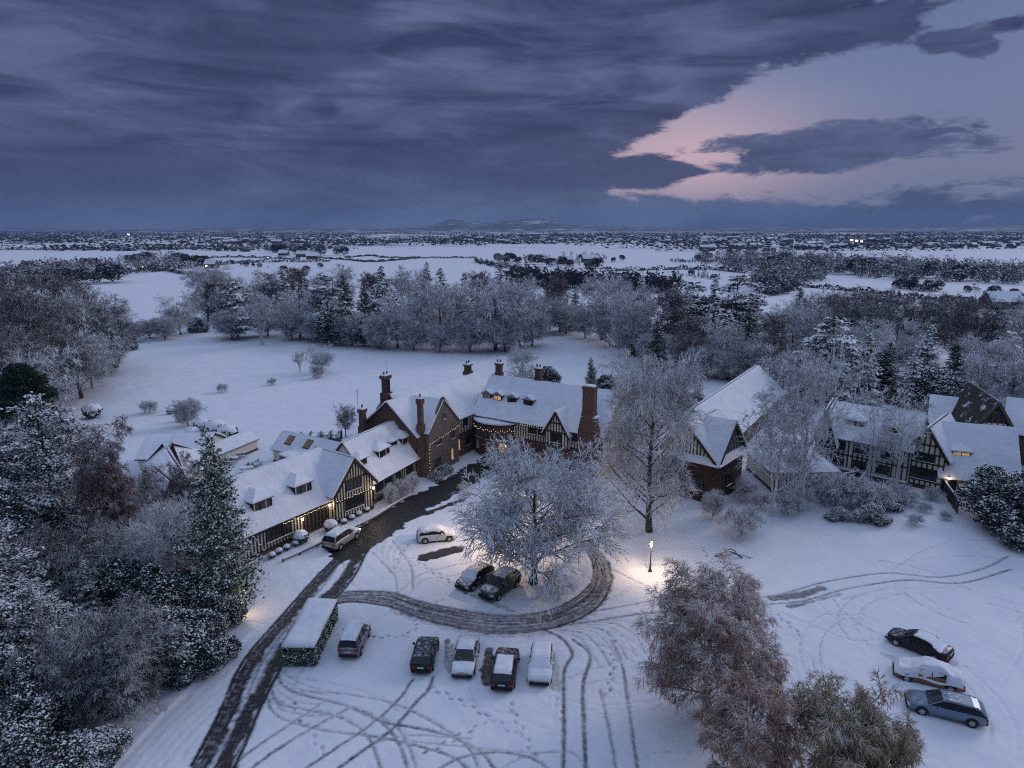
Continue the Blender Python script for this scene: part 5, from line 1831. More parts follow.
def cards(C, rng, size, flat=.5, aspect=.5, size_v=.3, bend=True, base_dir=None):
    """leaf sprays: a bent pair of quads at each centre C (N,3); flat: 0 random .. 1 horizontal"""
    N = len(C)
    nrm = rng.normal(0, 1, (N, 3))
    nrm[:, 2] = np.abs(nrm[:, 2]) + flat * 3
    nrm = unit(nrm)
    u = rng.normal(0, 1, (N, 3)) if base_dir is None else base_dir + rng.normal(0, .35, (N, 3))
    u = unit(u - nrm * np.sum(u * nrm, 1, keepdims=True))
    v = np.cross(nrm, u)
    s = (size * (1 + rng.uniform(-size_v, size_v, N)))[:, None]
    dz = nrm * s * .22
    a0 = C - u * s * .5; a1 = C + dz; a2 = C + u * s * .5 - dz * .6
    w_ = v * s * aspect * .5
    V = np.stack([a0 - w_ * .5, a0 + w_ * .5, a1 - w_, a1 + w_, a2 - w_ * .35, a2 + w_ * .35], 1)
    i = np.arange(N * 6).reshape(N, 6)
    Q = np.concatenate([i[:, [0, 2, 3, 1]], i[:, [2, 4, 5, 3]]])
    return V.reshape(-1, 3), Q


def conifer_proto(name, seed, H, R_, leaf='leaf_snowy', nb=110, per=30, droop=.10, size=.42, p=.9, t0=.06, bark='bark', flat=1.0, ang=1.35, tr=.25, topk=1.0, clump=.16, thick=.9):
    rng = np.random.default_rng(seed)
    m0 = 6
    z = np.linspace(-.1, H, m0)
    P = np.stack([rng.normal(0, .01 * H, m0), rng.normal(0, .01 * H, m0), z], 1)[None]
    P[0, 0, :2] = 0
    Rr = (tr * (1 - np.linspace(0, .9, m0)))[None]
    L1 = grow_from(P, Rr, rng, nb, t0, .99, ang, .12, lambda t, b: R_ * np.clip(1.03 - b[..., 2] / H, .02, 1) ** p * topk, 6, droop, .06, .3, .02, up=.10)
    PB = L1[0]
    N = len(PB)
    ln = np.linalg.norm(PB[:, -1] - PB[:, 0], axis=1)
    cnt = np.maximum(4, (per * (ln / R_) ** 1.2).astype(int))
    bi = np.repeat(np.arange(N), cnt)
    t = rng.uniform(.12, 1.02, len(bi)) ** .75
    x = np.clip(t * 5, 0, 4.999); i = x.astype(int); f = (x - i)[:, None]
    C = PB[bi, i] * (1 - f) + PB[bi, i + 1] * f
    sd_ = clump * np.minimum(ln[bi], R_)[:, None] * (1.15 - t[:, None] * .7) + .05
    C = C + rng.normal(0, 1, C.shape) * sd_ * np.array([1, 1, .42 * thick])
    d = unit(PB[bi, -1] - PB[bi, 0])
    V, Q = cards(C, rng, size, flat, .55, .4, base_dir=d)
    trk = join([tubes(P, Rr, 8), tubes(L1[0], L1[1], 3)])
    return (np_mesh(name + '_trunk', trk[0], trk[1], bark, smooth=True), np_mesh(name + '_crown', V, Q, leaf), H)


def cloud_proto(name, seed, ell, leaf, n=9000, size=.22, flat=.6, hollow=.55, stems=True, bark='bark', thin=1.0):
    """evergreen shrub or clipped mass: sprays through the outer part of lumpy ellipsoids (cx,cy,cz,rx,ry,rz)"""
    rng = np.random.default_rng(seed)
    ws = np.array([e[3] * e[4] + e[3] * e[5] + e[4] * e[5] for e in ell]); ws = ws / ws.sum()
    C = []
    for e, w_ in zip(ell, ws):
        k = int(n * w_)
        d = unit(rng.normal(0, 1, (k, 3)))
        d[:, 2] = np.where(rng.random(k) < .7, np.abs(d[:, 2]), d[:, 2])
        lump = 1 + .10 * np.sin(d[:, 0] * 7 + seed) * np.sin(d[:, 1] * 6) + .08 * np.sin(d[:, 2] * 11 + d[:, 0] * 5)
        r = rng.uniform(hollow, 1, k) ** .5 * lump
        C.append(np.array(e[:3]) + d * r[:, None] * np.array(e[3:6]))
    C = np.concatenate(C)
    C = C[C[:, 2] > 0.02]
    V, Q = cards(C, rng, size, flat, .6, .4)
    trk = None
    if stems:
        S_ = []
        for e in ell[:8]:
            p1 = np.array([e[0] * .3, e[1] * .3, -.1]); p2 = np.array(e[:3])
            S_.append(np.stack([p1, (p1 + p2) / 2 + [0, 0, -.05], p2]))
        trk = tubes(np.array(S_), np.full((len(S_), 3), .05) * np.array([1.4, 1, .5]), 5)
        return (np_mesh(name + '_trunk', trk[0], trk[1], bark, smooth=True), np_mesh(name + '_crown', V, Q, leaf), max(e[2] + e[5] for e in ell))
    return (None, np_mesh(name + '_crown', V, Q, leaf), max(e[2] + e[5] for e in ell))


def box_proto(name, seed, L, Wd, Hh, leaf, n=9000, size=.16, rough=.07):
    """clipped hedge block, twiggy on its sides"""
    rng = np.random.default_rng(seed)
    C = []
    areas = np.array([L * Wd, L * Hh, L * Hh, Wd * Hh, Wd * Hh]); areas = areas / areas.sum()
    for k, a in enumerate(areas):
        m_ = int(n * a)
        u, v, w_ = rng.uniform(-.5, .5, m_), rng.uniform(0, 1, m_), -np.abs(rng.normal(0, rough, m_))
        if k == 0: c = np.stack([u * L, (v - .5) * Wd, Hh + w_], 1)
        elif k in (1, 2): c = np.stack([u * L, (1 if k == 1 else -1) * (Wd / 2 + w_), v * Hh], 1)
        else: c = np.stack([(1 if k == 3 else -1) * (L / 2 + w_), u * Wd, v * Hh], 1)
        C.append(c)
    V, Q = cards(np.concatenate(C), rng, size, .1, .6, .4)
    return (None, np_mesh(name + '_crown', V, Q, leaf), Hh)


def plant(name, proto, loc, label, cat='tree', group=None, h=None, s=None, rz=None, wide=1.0, single=False):
    tr, cr, H0 = proto
    k = s if s else (h / H0 if h else 1)
    rz = random.uniform(0, 6.28) if rz is None else rz
    if single or tr is None:
        o = link(name, cr, None, loc)
        o.rotation_euler = (0, 0, rz)
        o.scale = (k * wide, k * wide, k)
        return tag(o, label, cat, group)
    o = empty(name, (loc[0], loc[1], loc[2] if len(loc) > 2 else 0), rz, label, cat, group, (k * wide, k * wide, k))
    link('trunk', tr, o); link('crown', cr, o)
    return o


def pplant(name, proto, px, py, ytop, label, cat='tree', group=None, **k):
    p = at(px, py)
    # crown depth lets the top show a little higher than its axis
    return plant(name, proto, (p.x, p.y, 0), label, cat, group, h=ztop(p, ytop), **k)


PR = {}
# hero trees by the drive
PR['round'] = bare_proto('round', 11, 14, 10.4, 'twig_bright', 'bark_mossy', 36, 12, 8, 4, .42, .10, .06, .20, 1.1, .042, shape='dome', twl=1.8)
PR['tall'] = bare_proto('tall', 12, 20, 9.2, 'twig_bright', 'bark', 44, 11, 8, 4, .40, .07, .05, .20, 1.0, .034, shape='dome', twl=1.6)
PR['fine'] = bare_proto('fine', 13, 19, 7.8, 'twig_bright', 'bark_birch', 18, 8, 7, 3, .34, .16, -.01, .05, .75, .032, shape='oval', forks=2)
PR['fine2'] = bare_proto('fine2', 14, 13, 5.6, 'twig_bright', 'bark_birch', 15, 8, 6, 3, .22, .2, -.01, .05, .75, .030, shape='oval', forks=1)
PR['fine3'] = bare_proto('fine3', 19, 13, 5.2, 'twig_bright', 'bark_birch', 13, 7, 5, 2, .22, .25, -.01, .05, .75, .036, shape='oval', forks=1)
PR['weep'] = bare_proto('weep', 15, 12, 5.8, 'twig_brown', 'bark', 44, 12, 10, 6, .30, .10, .09, .42, .95, .020, shape='dome', twl=1.4)
PR['weep2'] = bare_proto('weep2', 16, 6, 3.6, 'twig_brown', 'bark', 26, 10, 9, 6, .22, .12, .12, .42, 1.0, .017, shape='dome', twl=1.0)
PR['weep3'] = bare_proto('weep3', 18, 6, 3.9, 'twig_olive', 'bark', 30, 10, 9, 6, .22, .12, .12, .42, 1.0, .018, shape='dome', twl=1.1)
PR['birch'] = bare_proto('birch', 17, 17, 4.4, 'twig_purple', 'bark', 56, 10, 9, 5, .22, .08, .07, .45, .8, .021, shape='oval', twl=1.3)
PR['cedar'] = conifer_proto('cedar', 21, 17, 6.6, 'leaf_snowy', 90, 460, .06, .28, .55, .10, flat=.8, ang=1.45, tr=.4, clump=.19, thick=1.0)
PR['column'] = conifer_proto('column', 22, 17, 4.3, 'leaf_green', 300, 90, .02, .27, .70, .01, flat=.35, ang=1.2, tr=.25, clump=.16, thick=1.3)
PR['spruce'] = conifer_proto('spruce', 23, 18, 4.4, 'leaf_snowy', 150, 90, .10, .34, .95, .03, flat=.7)
PR['pine'] = conifer_proto('pine', 24, 16, 4.2, 'leaf_dark', 46, 150, .0, .40, .45, .40, flat=.7, clump=.2)
PR['darkpine'] = cloud_proto('darkpine', 25, [(0, 0, 9, 3.2, 3.2, 1.6), (1.6, .5, 7.6, 2.4, 2.2, 1.3), (-1.8, -.3, 7.8, 2.2, 2.4, 1.4), (.2, -1, 10.2, 2, 2, 1.2), (2.4, -1, 6, 1.8, 1.6, 1.0), (-2.6, .6, 6.2, 1.7, 1.8, 1.0)], 'leaf_bare_green', 16000, .26, .2, hollow=.2)
PR['shrub'] = cloud_proto('shrub', 26, [(0, 0, 1.2, 1.5, 1.3, 1.3), (1.2, .6, .7, 1.2, 1.0, .8), (-1.3, .5, .8, 1.2, 1.1, .9), (.2, -1.1, .6, 1.2, 1.0, .7), (1.6, -.8, .4, .8, .8, .5)], 'leaf_heavy', 9000, .17, .25, hollow=.15)
SE = [(0, 0, 2.6, 1.9, 1.8, 2.0), (1.9, .8, 1.7, 1.5, 1.3, 1.5), (-1.8, .7, 2.0, 1.5, 1.4, 1.5), (.3, -1.7, 1.3, 1.5, 1.3, 1.3), (-.5, 1.5, 3.5, 1.2, 1.1, 1.3), (1.0, -.4, 3.4, .9, .9, 1.1), (-1.5, -1.5, .9, 1.1, 1.0, .9), (2.3, -1.0, .8, 1.0, 1.1, .8)]
PR['shrub_big'] = cloud_proto('shrub_big', 27, SE, 'leaf_snowy', 30000, .19, .2, hollow=.12)
PR['shrub_tall'] = cloud_proto('shrub_tall', 33, [(a * .8, b * .8, c * 1.5 + .3, d * .8, e * .8, f * 1.2) for a, b, c, d, e, f in SE] + [(.2, .3, 6.4, .8, .8, 1.3)], 'leaf_snowy', 30000, .20, .1, hollow=.12)
PR['twiggy'] = bare_proto('twiggy', 28, 3.4, 2.6, 'twig_frosted', 'bark', 16, 9, 7, 4, .08, .03, .02, .08, 1.0, .013, shape='dome', twl=.6, forks=3)
PR['heap'] = bare_proto('heap', 34, 2.6, 2.8, 'twig_bright', 'bark', 14, 8, 6, 3, .07, .03, .04, .16, 1.1, .024, shape='dome', twl=.6, forks=3)
PR['twiggy_big'] = bare_proto('twiggy_big', 29, 8, 5.4, 'twig_frosted', 'bark', 26, 10, 8, 5, .18, .04, .03, .12, 1.0, .017, shape='dome', forks=3, twl=1.1)
PR['tangle'] = bare_proto('tangle', 31, 9, 5.4, 'twig_plain', 'bark', 26, 10, 8, 5, .2, .05, .03, .10, 1.0, .019, shape='dome', forks=3, twl=1.2)
PR['ball'] = cloud_proto('ball', 30, [(0, 0, .42, .5, .5, .42)], 'leaf_dark', 1300, .12, .3, stems=False)
# mid-distance kinds, coarser
for k in range(3):
    PR['mid%d' % k] = bare_proto('mid%d' % k, 40 + k, 16, 9.0 + .5 * k, 'twig_frosted' if k != 1 else 'twig_snowy', 'bark', 30, 9, 7, 3, .3, .05, .02, .09, 1.0, .052, shape='dome', twl=1.7)
PR['midp'] = bare_proto('midp', 44, 18, 6.2, 'twig_purple', 'bark', 34, 8, 7, 4, .25, .06, .03, .16, .7, .045, shape='oval', twl=1.6)
PR['midplain'] = bare_proto('midplain', 45, 17, 8.5, 'twig_plain', 'bark', 24, 9, 8, 4, .3, .14, -.01, .04, .85, .028, shape='oval', twl=1.4, forks=1)
PR['grove'] = bare_proto('grove', 51, 17, 9.5, 'twig_plain', 'bark', 34, 10, 9, 5, .3, .04, .02, .08, 1.0, .026, shape='dome', twl=1.6, forks=1)
PR['midbirch'] = bare_proto('midbirch', 46, 12, 5.4, 'twig_frosted', 'bark_birch', 10, 7, 6, 4, .3, .30, -.01, .04, .7, .035, shape='oval', forks=3)
PR['midspruce'] = conifer_proto('midspruce', 47, 20, 5.2, 'leaf_heavy', 110, 46, .13, .85, .9, .02, flat=.7)
PR['midcedar'] = conifer_proto('midcedar', 48, 18, 7.5, 'leaf_heavy', 56, 120, .10, .90, .55, .08, flat=.9, thick=.6, tr=.4)
PR['midfir'] = conifer_proto('midfir', 49, 20, 4.6, 'leaf_dark', 140, 60, .10, .6, .85, .02, flat=.6)
PR['puff'] = cloud_proto('puff', 50, [(0, 0, 8, 4.4, 4.4, 4.2), (3, 1, 6, 3.2, 3.2, 3), (-3, 0, 6.5, 3.3, 3.1, 3), (0, -2, 4, 3.6, 3, 2.6), (2.5, -2, 3, 3, 2.6, 2.5), (-2, 2, 3, 3, 3, 2.6)], 'leaf_snowy', 14000, .55, .25, hollow=.2)

# ---------------------------------------------------------- trees round the drive
pplant('round_tree', PR['round'], 533, 583, 467, 'wide round frosted tree inside the turning circle, lantern glow in its left side', rz=.6)
pplant('tall_tree', PR['tall'], 649, 532, 362, 'tall spreading frosted tree behind the lone lantern post', rz=2.1, wide=.86)
pplant('forked_tree', PR['fine2'], 771, 516, 395, 'shorter white-stemmed tree with a V fork left of the low annexe', rz=4.0)
pplant('forked_tree', PR['fine'], 800, 511, 358, 'tall frosted tree whose pale trunk crosses the annexe roof', rz=3.3, wide=.8)
pplant('courtyard_tree', PR['fine3'], 868, 482, 408, 'left frosted tree in front of the long rear range', rz=.3)
pplant('courtyard_tree', PR['fine3'], 896, 488, 398, 'right frosted tree in front of the long rear range, beside the square-panelled gable', rz=2.3)
pplant('weeping_tree', PR['weep'], 708, 712, 588, 'largest brown weeping tree, rising between the car park and the right snowfield', rz=.4, wide=1.18)
pplant('weeping_tree', PR['weep3'], 838, 805, 698, 'low olive-brown weeping tree at the bottom right of the view', rz=1.4, wide=.82)
pplant('weeping_tree', PR['weep2'], 748, 800, 694, 'snow-flecked weeping tree between the tall brown one and the olive one', rz=2.7, wide=.8)
pplant('weeping_tree', PR['weep3'], 872, 815, 728, 'weeping tree cut by the lower edge, farthest right of the brown group', rz=5.2, wide=.7)
pplant('column_tree', PR['column'], 226, 617, 432, 'tall green column tree speckled with snow at the left end of the timbered wing', rz=.4, wide=.88)
pplant('weeping_birch', PR['birch'], 121, 600, 415, 'tall purple-brown weeping birch in front of the hip-roofed lodge', rz=.9, wide=.78)
pplant('slender_tree', PR['birch'], 193, 566, 452, 'small drooping birch before the dark porch gable', rz=2.0, wide=.8)
pplant('cedar', PR['cedar'], 66, 590, 398, 'big cedar with heavy plates of snow at the left edge, bare dark trunk showing', rz=1.0)
pplant('cedar', PR['cedar'], 14, 610, 430, 'cedar at the extreme left, lower than the one beside it', rz=2.6)
pplant('dark_pine', PR['darkpine'], 36, 470, 362, 'dark green pine almost free of snow before the left grove', rz=.3, wide=.72)
pplant('cedar', PR['cedar'], -30, 700, 470, 'cedar branches reaching in at the lower left edge', rz=4.0)

# left plantation: evergreens and tangled trees along the lane
LB = [
    ('shrub_tall', 165, 655, 565, 'tall laurel mass thick with snow in front of the column tree'),
    ('shrub_big', 192, 668, 610, 'rounded evergreen nearest the lane kerb below the column tree'),
    ('shrub_big', 150, 690, 618, 'snow-clotted evergreen in the lane-side belt, above the tangled bush'),
    ('tangle', 118, 716, 625, 'tangled bare bush overhanging the lane verge'),
    ('spruce', 96, 660, 560, 'dark spruce in the middle of the left plantation'),
    ('cedar', 48, 700, 580, 'smaller cedar below the big snow-plated one'),
    ('shrub_big', 8, 730, 640, 'evergreen mass at the lower left edge'),
    ('shrub_tall', 44, 745, 655, 'evergreen mass left of the rounded hedge dome'),
    ('tangle', 72, 640, 540, 'bare tangled tree behind the dark evergreen of the plantation'),
    ('tangle', 30, 640, 545, 'bare tangled tree under the left-edge cedar'),
    ('twiggy_big', 150, 610, 530, 'frosted bare tree between the birch and the column tree'),
    ('twiggy_big', 185, 590, 515, 'frosted bare tree under the dark porch gable'),
    ('twiggy_big', 90, 575, 490, 'frosted bare tree left of the purple birch'),
    ('shrub_tall', 125, 645, 560, 'evergreen beneath the purple birch'),
    ('shrub_big', 200, 630, 575, 'evergreen growing against the foot of the column tree'),
    ('tangle', 60, 730, 650, 'bare brushwood in the lower left plantation'),
    ('tangle', 5, 670, 580, 'bare brushwood at the left edge between two evergreens'),
    ('shrub_big', 20, 790, 715, 'evergreen corner mass at the very bottom left'),
    ('tangle', 140, 555, 480, 'bare crown rising just behind the purple birch'),
    ('shrub_big', 75, 700, 640, 'evergreen above the rounded hedge dome'),
    ('spruce', -25, 600, 420, 'dark spruce half out of view at the left edge'),
    ('spruce', 20, 560, 410, 'snowy spruce behind the left-edge cedar'),
]
for kd, px, py, yt, lb in LB:
    pplant('evergreen_shrub' if 'shrub' in kd else kd if kd in ('spruce', 'cedar') else 'bare_tree', PR[kd], px, py, yt, lb, 'shrub' if 'shrub' in kd else 'tree')

# clipped hedges
pa, pb = at(302, 662), at(322, 622)
mid_ = (pa + pb) / 2
Lh = (pb - pa).length
ang_ = math.atan2(pb.y - pa.y, pb.x - pa.x)
PR['block'] = box_proto('block', 60, Lh + 1.2, 2.5, 1.75, 'leaf_green', 12000, .17, .13)
ho = plant('clipped_hedge', PR['block'], (mid_.x, mid_.y, 0), 'oblong clipped hedge block with a thick snow lid, left of the small people carrier', 'hedge', rz=ang_)
m = MB(); m.slab((-Lh / 2 - .62, -1.27, 1.68), (Lh / 2 + .62, -1.27, 1.68), (Lh / 2 + .62, 1.27, 1.68), (-Lh / 2 - .62, 1.27, 1.62), .36, 'snow', 18, 8, .26, 3, .55); m.build('snow_cover', ho, smooth=True)
p_ = at(84, 770)
PR['dome'] = cloud_proto('dome', 61, [(0, 0, .9, 2.6, 1.7, 1.3)], 'leaf_snowy', 9000, .18, .3, hollow=.8, stems=False)
plant('clipped_hedge', PR['dome'], (p_.x, p_.y, 0), 'rounded hedge dome capped with snow beside the lane at the bottom left', 'hedge', rz=.9)


def snow_ball(px, py, s, label, group=None):
    """clipped ball bush with a snow cap"""
    p = at(px, py)
    o = plant('ball_bush', PR['ball'], (p.x, p.y, 0), label, 'bush', group, s=s)
    m = MB(); m.lathe((0, 0, .5), [(.52, 0), (.50, .16), (.36, .32), (.01, .40)], 'snow', 10)
    m.build('snow_cap', o, smooth=True)


k = 0
for px, py in ((272, 557), (279, 553), (287, 549), (296, 545), (305, 541), (344, 523), (352, 519), (359, 515), (367, 511)):
    snow_ball(px, py + 1, .75, 'small round bush with a snow cap in the row along the timbered front', 'ball bushes under the timbered front')
snow_ball(301, 543, 1.6, 'large snow-capped bush left of the glazed entrance')
snow_ball(331, 531, 1.5, 'large snow-capped bush right of the glazed entrance')
for px, py, s_, lb in ((203, 432, 2.6, 'dark clipped bush, left of the pair at the top of the court'), (216, 437, 3.3, 'snow-topped clipped bush just behind the tip of the column tree'), (228, 441, 3.0, 'snow-topped clipped bush right of the column tree tip'),
                       (182, 421, 1.8, 'small dark bush on the lawn by the rounded bare bush'), (171, 414, 1.5, 'smallest dark bush on the lawn'), (193, 440, 2.4, 'low spreading bush left of the column tree tip'), (93, 418, 3.0, 'dark bush on the lawn edge by the left trees')):
    snow_ball(px, py, s_, lb)
for kd, px, py, yt, lb, nm in (
    ('twiggy_big', 188, 426, 403, 'rounded bare frosted bush alone on the near left lawn', 'bare_bush'),
    ('heap', 150, 413, 404, 'low frosted bush on the left lawn', 'bare_bush'),
    ('heap', 222, 392, 386, 'low bush half buried in the middle of the lawn', 'bare_bush'),
    ('heap', 272, 385, 380, 'faint buried bush in the lawn right of the others', 'bare_bush'),
    ('midbirch', 300, 372, 353, 'small bare lawn tree, left of the close pair', 'lawn_tree'),
    ('mid0', 322, 373, 345, 'rounded bare lawn tree, largest of the three on the open snow', 'lawn_tree'),
    ('twiggy', 318, 378, 367, 'sapling just below the largest lawn tree', 'lawn_tree'),
    ('midplain', 346, 437, 408, 'thin bare tree behind the dormered range beside the shelter', 'bare_tree'),
    ('mid0', 396, 412, 392, 'tiny frosted tree just behind the tall twin-flue chimney', 'bare_tree'),
    ('mid1', 522, 392, 353, 'broad frosted tree behind the main roof ridge', 'bare_tree'),
    ('puff', 548, 392, 366, 'frosted evergreen behind the right ridge chimney', 'evergreen_tree'),
    ('column', 590, 420, 357, 'slim conifer whose tip stands over the great chimney', 'conifer'),
    ('puff', 606, 402, 374, 'dark evergreen right of the great chimney', 'evergreen_tree'),
    ('midfir', 698, 415, 378, 'small dark fir between the tall frosted tree and the hall roof', 'conifer'),
    ('puff', 686, 420, 392, 'snowy evergreen at the foot of the small fir', 'evergreen_tree'),
    ('heap', 741, 536, 515, 'rounded snow-heaped bush alone on the slope below the brick building', 'bare_bush'),
    ('twiggy_big', 713, 518, 496, 'little snow-capped standard tree left of the snow-heaped bush', 'standard_tree'),
    ('mid0', 632, 460, 388, 'slender frosted tree crowding the left of the tall spreading one', 'bare_tree'),
):
    pplant(nm, PR[kd], px, py, yt, lb, 'tree' if 'bush' not in nm else 'bush', wide=.7 if kd == 'column' else 1.0)
# shrubbery below the annexe and rear range
SB = [(835, 505, 472), (850, 508, 484), (868, 512, 480), (880, 507, 477), (893, 500, 478), (872, 522, 494), (905, 505, 484), (925, 512, 496), (931, 500, 482), (945, 520, 505),
      (915, 525, 508), (838, 520, 498), (820, 500, 478), (745, 500, 478), (760, 508, 488), (788, 515, 490), (800, 508, 484), (735, 490, 470), (716, 488, 470), (885, 524, 510)]
where = ['under the deck rails', 'left of the deck steps', 'at the top of the shrub bank', 'in the middle of the shrub bank', 'near the left rear-range tree', 'lowest in the shrub bank', 'below the right rear-range tree',
         'below the square-panelled gable', 'against the square-panelled gable', 'nearest the board fence', 'on the open slope below the gable', 'at the left foot of the shrub bank', 'under the pale trunk by the annexe',
         'at the foot of the brick corner', 'between the brick corner and the forked tree', 'right of the V-forked trunk', 'between the two annexe trees', 'close to the brick wall', 'under the brick corner window', 'at the lower end of the shrub bank']
for (px, py, yt), wh in zip(SB, where):
    yt += 9
    kd = random.choice(['shrub', 'twiggy', 'twiggy', 'twiggy'])
    pplant('snowy_shrub', PR['heap' if kd == 'twiggy' else kd], px, py, yt, ('evergreen' if kd == 'shrub' else 'bare-twigged') + ' snow-laden shrub ' + wh, 'shrub', 'shrubs below the right-hand buildings', wide=.95)
# big dark hedge mass at the right edge
for px, py, yt, lb in ((1003, 522, 472, 'snow-dappled evergreen at the left end of the big right-edge hedge'), (1030, 536, 470, 'largest evergreen of the right-edge hedge'), (1050, 520, 465, 'evergreen leaving the frame at the right edge')):
    pplant('evergreen_shrub', PR['shrub_big'], px, py, yt, lb, 'shrub', wide=1.15)
# front gardens by the dormered range
for px, py, yt, lb in ((392, 503, 488, 'low frosted shrub in the bed before the dormered range, left one'), (404, 498, 482, 'frosted shrub in the middle of the bed before the dormered range'), (413, 492, 477, 'frosted shrub at the right end of the bed before the dormered range'),
                       (446, 474, 464, 'dark shrub under the stone gable'), (436, 480, 470, 'shrub at the left corner of the stone gable'), (497, 468, 452, 'fairy-lit shrub beside the round bay door'), (517, 470, 453, 'shrub at the right foot of the round bay'), (530, 478, 458, 'shrub below the right main range')):
    pplant('garden_shrub', PR['shrub' if px > 430 else 'twiggy'], px, py, yt, lb, 'shrub', wide=.8)
# fallen branch by the weeping tree
p_ = at(715, 557)
o_ = empty('fallen_branch', (p_.x, p_.y, 0), .2, 'dark bent branch poking out of the snow above the largest weeping tree', 'branch')
m = MB()
for ox, L_, h_, th in ((0, 2.6, .7, .09), (.6, 1.8, .9, .06), (.3, 3.2, .4, .05)):
    P_ = [Vector((ox + L_ * t_ / 6, -.8 * t_ / 6 * L_ * .4, h_ * math.sin(math.pi * (t_ + .3) / 6.5))) for t_ in range(7)]
    for a, b_ in zip(P_[:-1], P_[1:]):
        m.tube(a, b_, th, th * .9, 'bark', 6)
m.build('branch', o_)

# ---------------------------------------------------------- woods round the lawn
def wood(rows, gname, where_, name='bare_tree'):
    nouns = {'grove': 'big dark-twigged tree', 'mid0': 'round-crowned frosted tree', 'mid1': 'snow-whitened broad tree', 'mid2': 'tall oval frosted tree', 'midp': 'slim purple-brown tree', 'midplain': 'dark thin-branched tree',
             'midbirch': 'white-stemmed birch', 'midspruce': 'snow-hung spruce', 'midcedar': 'cedar with tiers of snow', 'midfir': 'dark narrow fir', 'puff': 'dense evergreen laden with snow', 'twiggy_big': 'low bare thicket', 'shrub_big': 'low snowy evergreen'}
    kinds = {'grove': 'bare_tree', 'mid0': 'bare_tree', 'mid1': 'bare_tree', 'mid2': 'bare_tree', 'midp': 'bare_tree', 'midplain': 'bare_tree', 'midbirch': 'birch_tree', 'midspruce': 'spruce_tree', 'midcedar': 'cedar_tree', 'midfir': 'fir_tree', 'puff': 'evergreen_tree', 'twiggy_big': 'thicket', 'shrub_big': 'evergreen_shrub'}
    ordn = ['first', 'second', 'third', 'fourth', 'fifth', 'sixth', 'seventh', 'eighth', 'ninth', 'tenth', 'eleventh', 'twelfth', 'thirteenth', 'fourteenth', 'fifteenth', 'sixteenth', 'seventeenth', 'eighteenth', 'nineteenth', 'twentieth']
    rows = sorted(rows, key=lambda r_: r_[1])
    tot = {}
    for r_ in rows:
        tot[r_[0]] = tot.get(r_[0], 0) + 1
    cnt = {}
    for kd, px, py, yt in rows:
        c = cnt.get(kd, 0); cnt[kd] = c + 1
        if tot[kd] == 1:
            lb = 'the only %s %s' % (nouns[kd], where_)
        else:
            lb = '%s %s, %s such from left' % (nouns[kd], where_, ordn[c] if c < 20 else 'farthest')
        pplant(kinds[kd], PR[kd], px, py, yt, lb, 'tree' if kd not in ('shrub_big',) else 'shrub', gname, wide=random.uniform(1.05, 1.35))


wood([('mid1', 208, 322, 272), ('midcedar', 238, 338, 282), ('midbirch', 262, 345, 300), ('puff', 222, 318, 276), ('mid0', 255, 318, 274), ('midspruce', 285, 326, 268), ('midp', 302, 322, 270),
      ('mid0', 300, 338, 290), ('midcedar', 328, 338, 275), ('midfir', 346, 332, 272), ('midfir', 366, 336, 284), ('midspruce', 383, 338, 266), ('mid0', 398, 348, 296), ('midspruce', 428, 326, 262),
      ('midspruce', 441, 330, 268), ('mid1', 440, 348, 290), ('midfir', 418, 340, 290), ('midspruce', 466, 340, 272), ('midspruce', 500, 328, 258), ('mid0', 496, 350, 280), ('mid1', 520, 348, 286),
      ('midp', 480, 330, 274), ('midp', 372, 326, 275), ('mid2', 410, 326, 276), ('puff', 340, 345, 305), ('puff', 375, 346, 312), ('mid2', 336, 322, 274), ('midplain', 275, 320, 276)],
     'wood beyond the lawn', 'in the wood beyond the lawn')
wood([('twiggy_big', x, y, y - 22 - (x * 7 % 9)) for x, y in ((232, 340), (268, 336), (292, 340), (318, 342), (352, 346), (380, 349), (414, 350), (440, 352), (470, 352), (505, 352), (532, 346), (248, 326), (300, 328), (388, 336), (455, 338))],
     'thickets at the foot of the wood', 'under the wood beyond the lawn')
wood([('twiggy_big', x, y, y - 24 - (x * 7 % 9)) for x, y in ((585, 338), (610, 346), (634, 356), (655, 366), (676, 372), (700, 378), (728, 380), (752, 380), (566, 334), (545, 334), (690, 362))],
     'thickets at the foot of the right belt', 'under the belt past the hall')
wood([('midp', 550, 330, 284), ('midp', 560, 332, 280), ('midfir', 575, 330, 288), ('mid1', 602, 340, 284), ('mid0', 620, 345, 282), ('midspruce', 640, 345, 276), ('mid2', 632, 355, 300),
      ('midspruce', 672, 348, 282), ('midp', 668, 362, 292), ('midcedar', 690, 352, 282), ('midspruce', 712, 350, 278), ('midfir', 655, 372, 318), ('puff', 700, 362, 304), ('midp', 690, 376, 318), ('midcedar', 732, 352, 276),
      ('midspruce', 755, 350, 282), ('mid0', 720, 375, 318), ('midfir', 745, 372, 305), ('midp', 770, 385, 318)],
     'belt of trees right of the lawn gap', 'in the belt behind the brick hall')
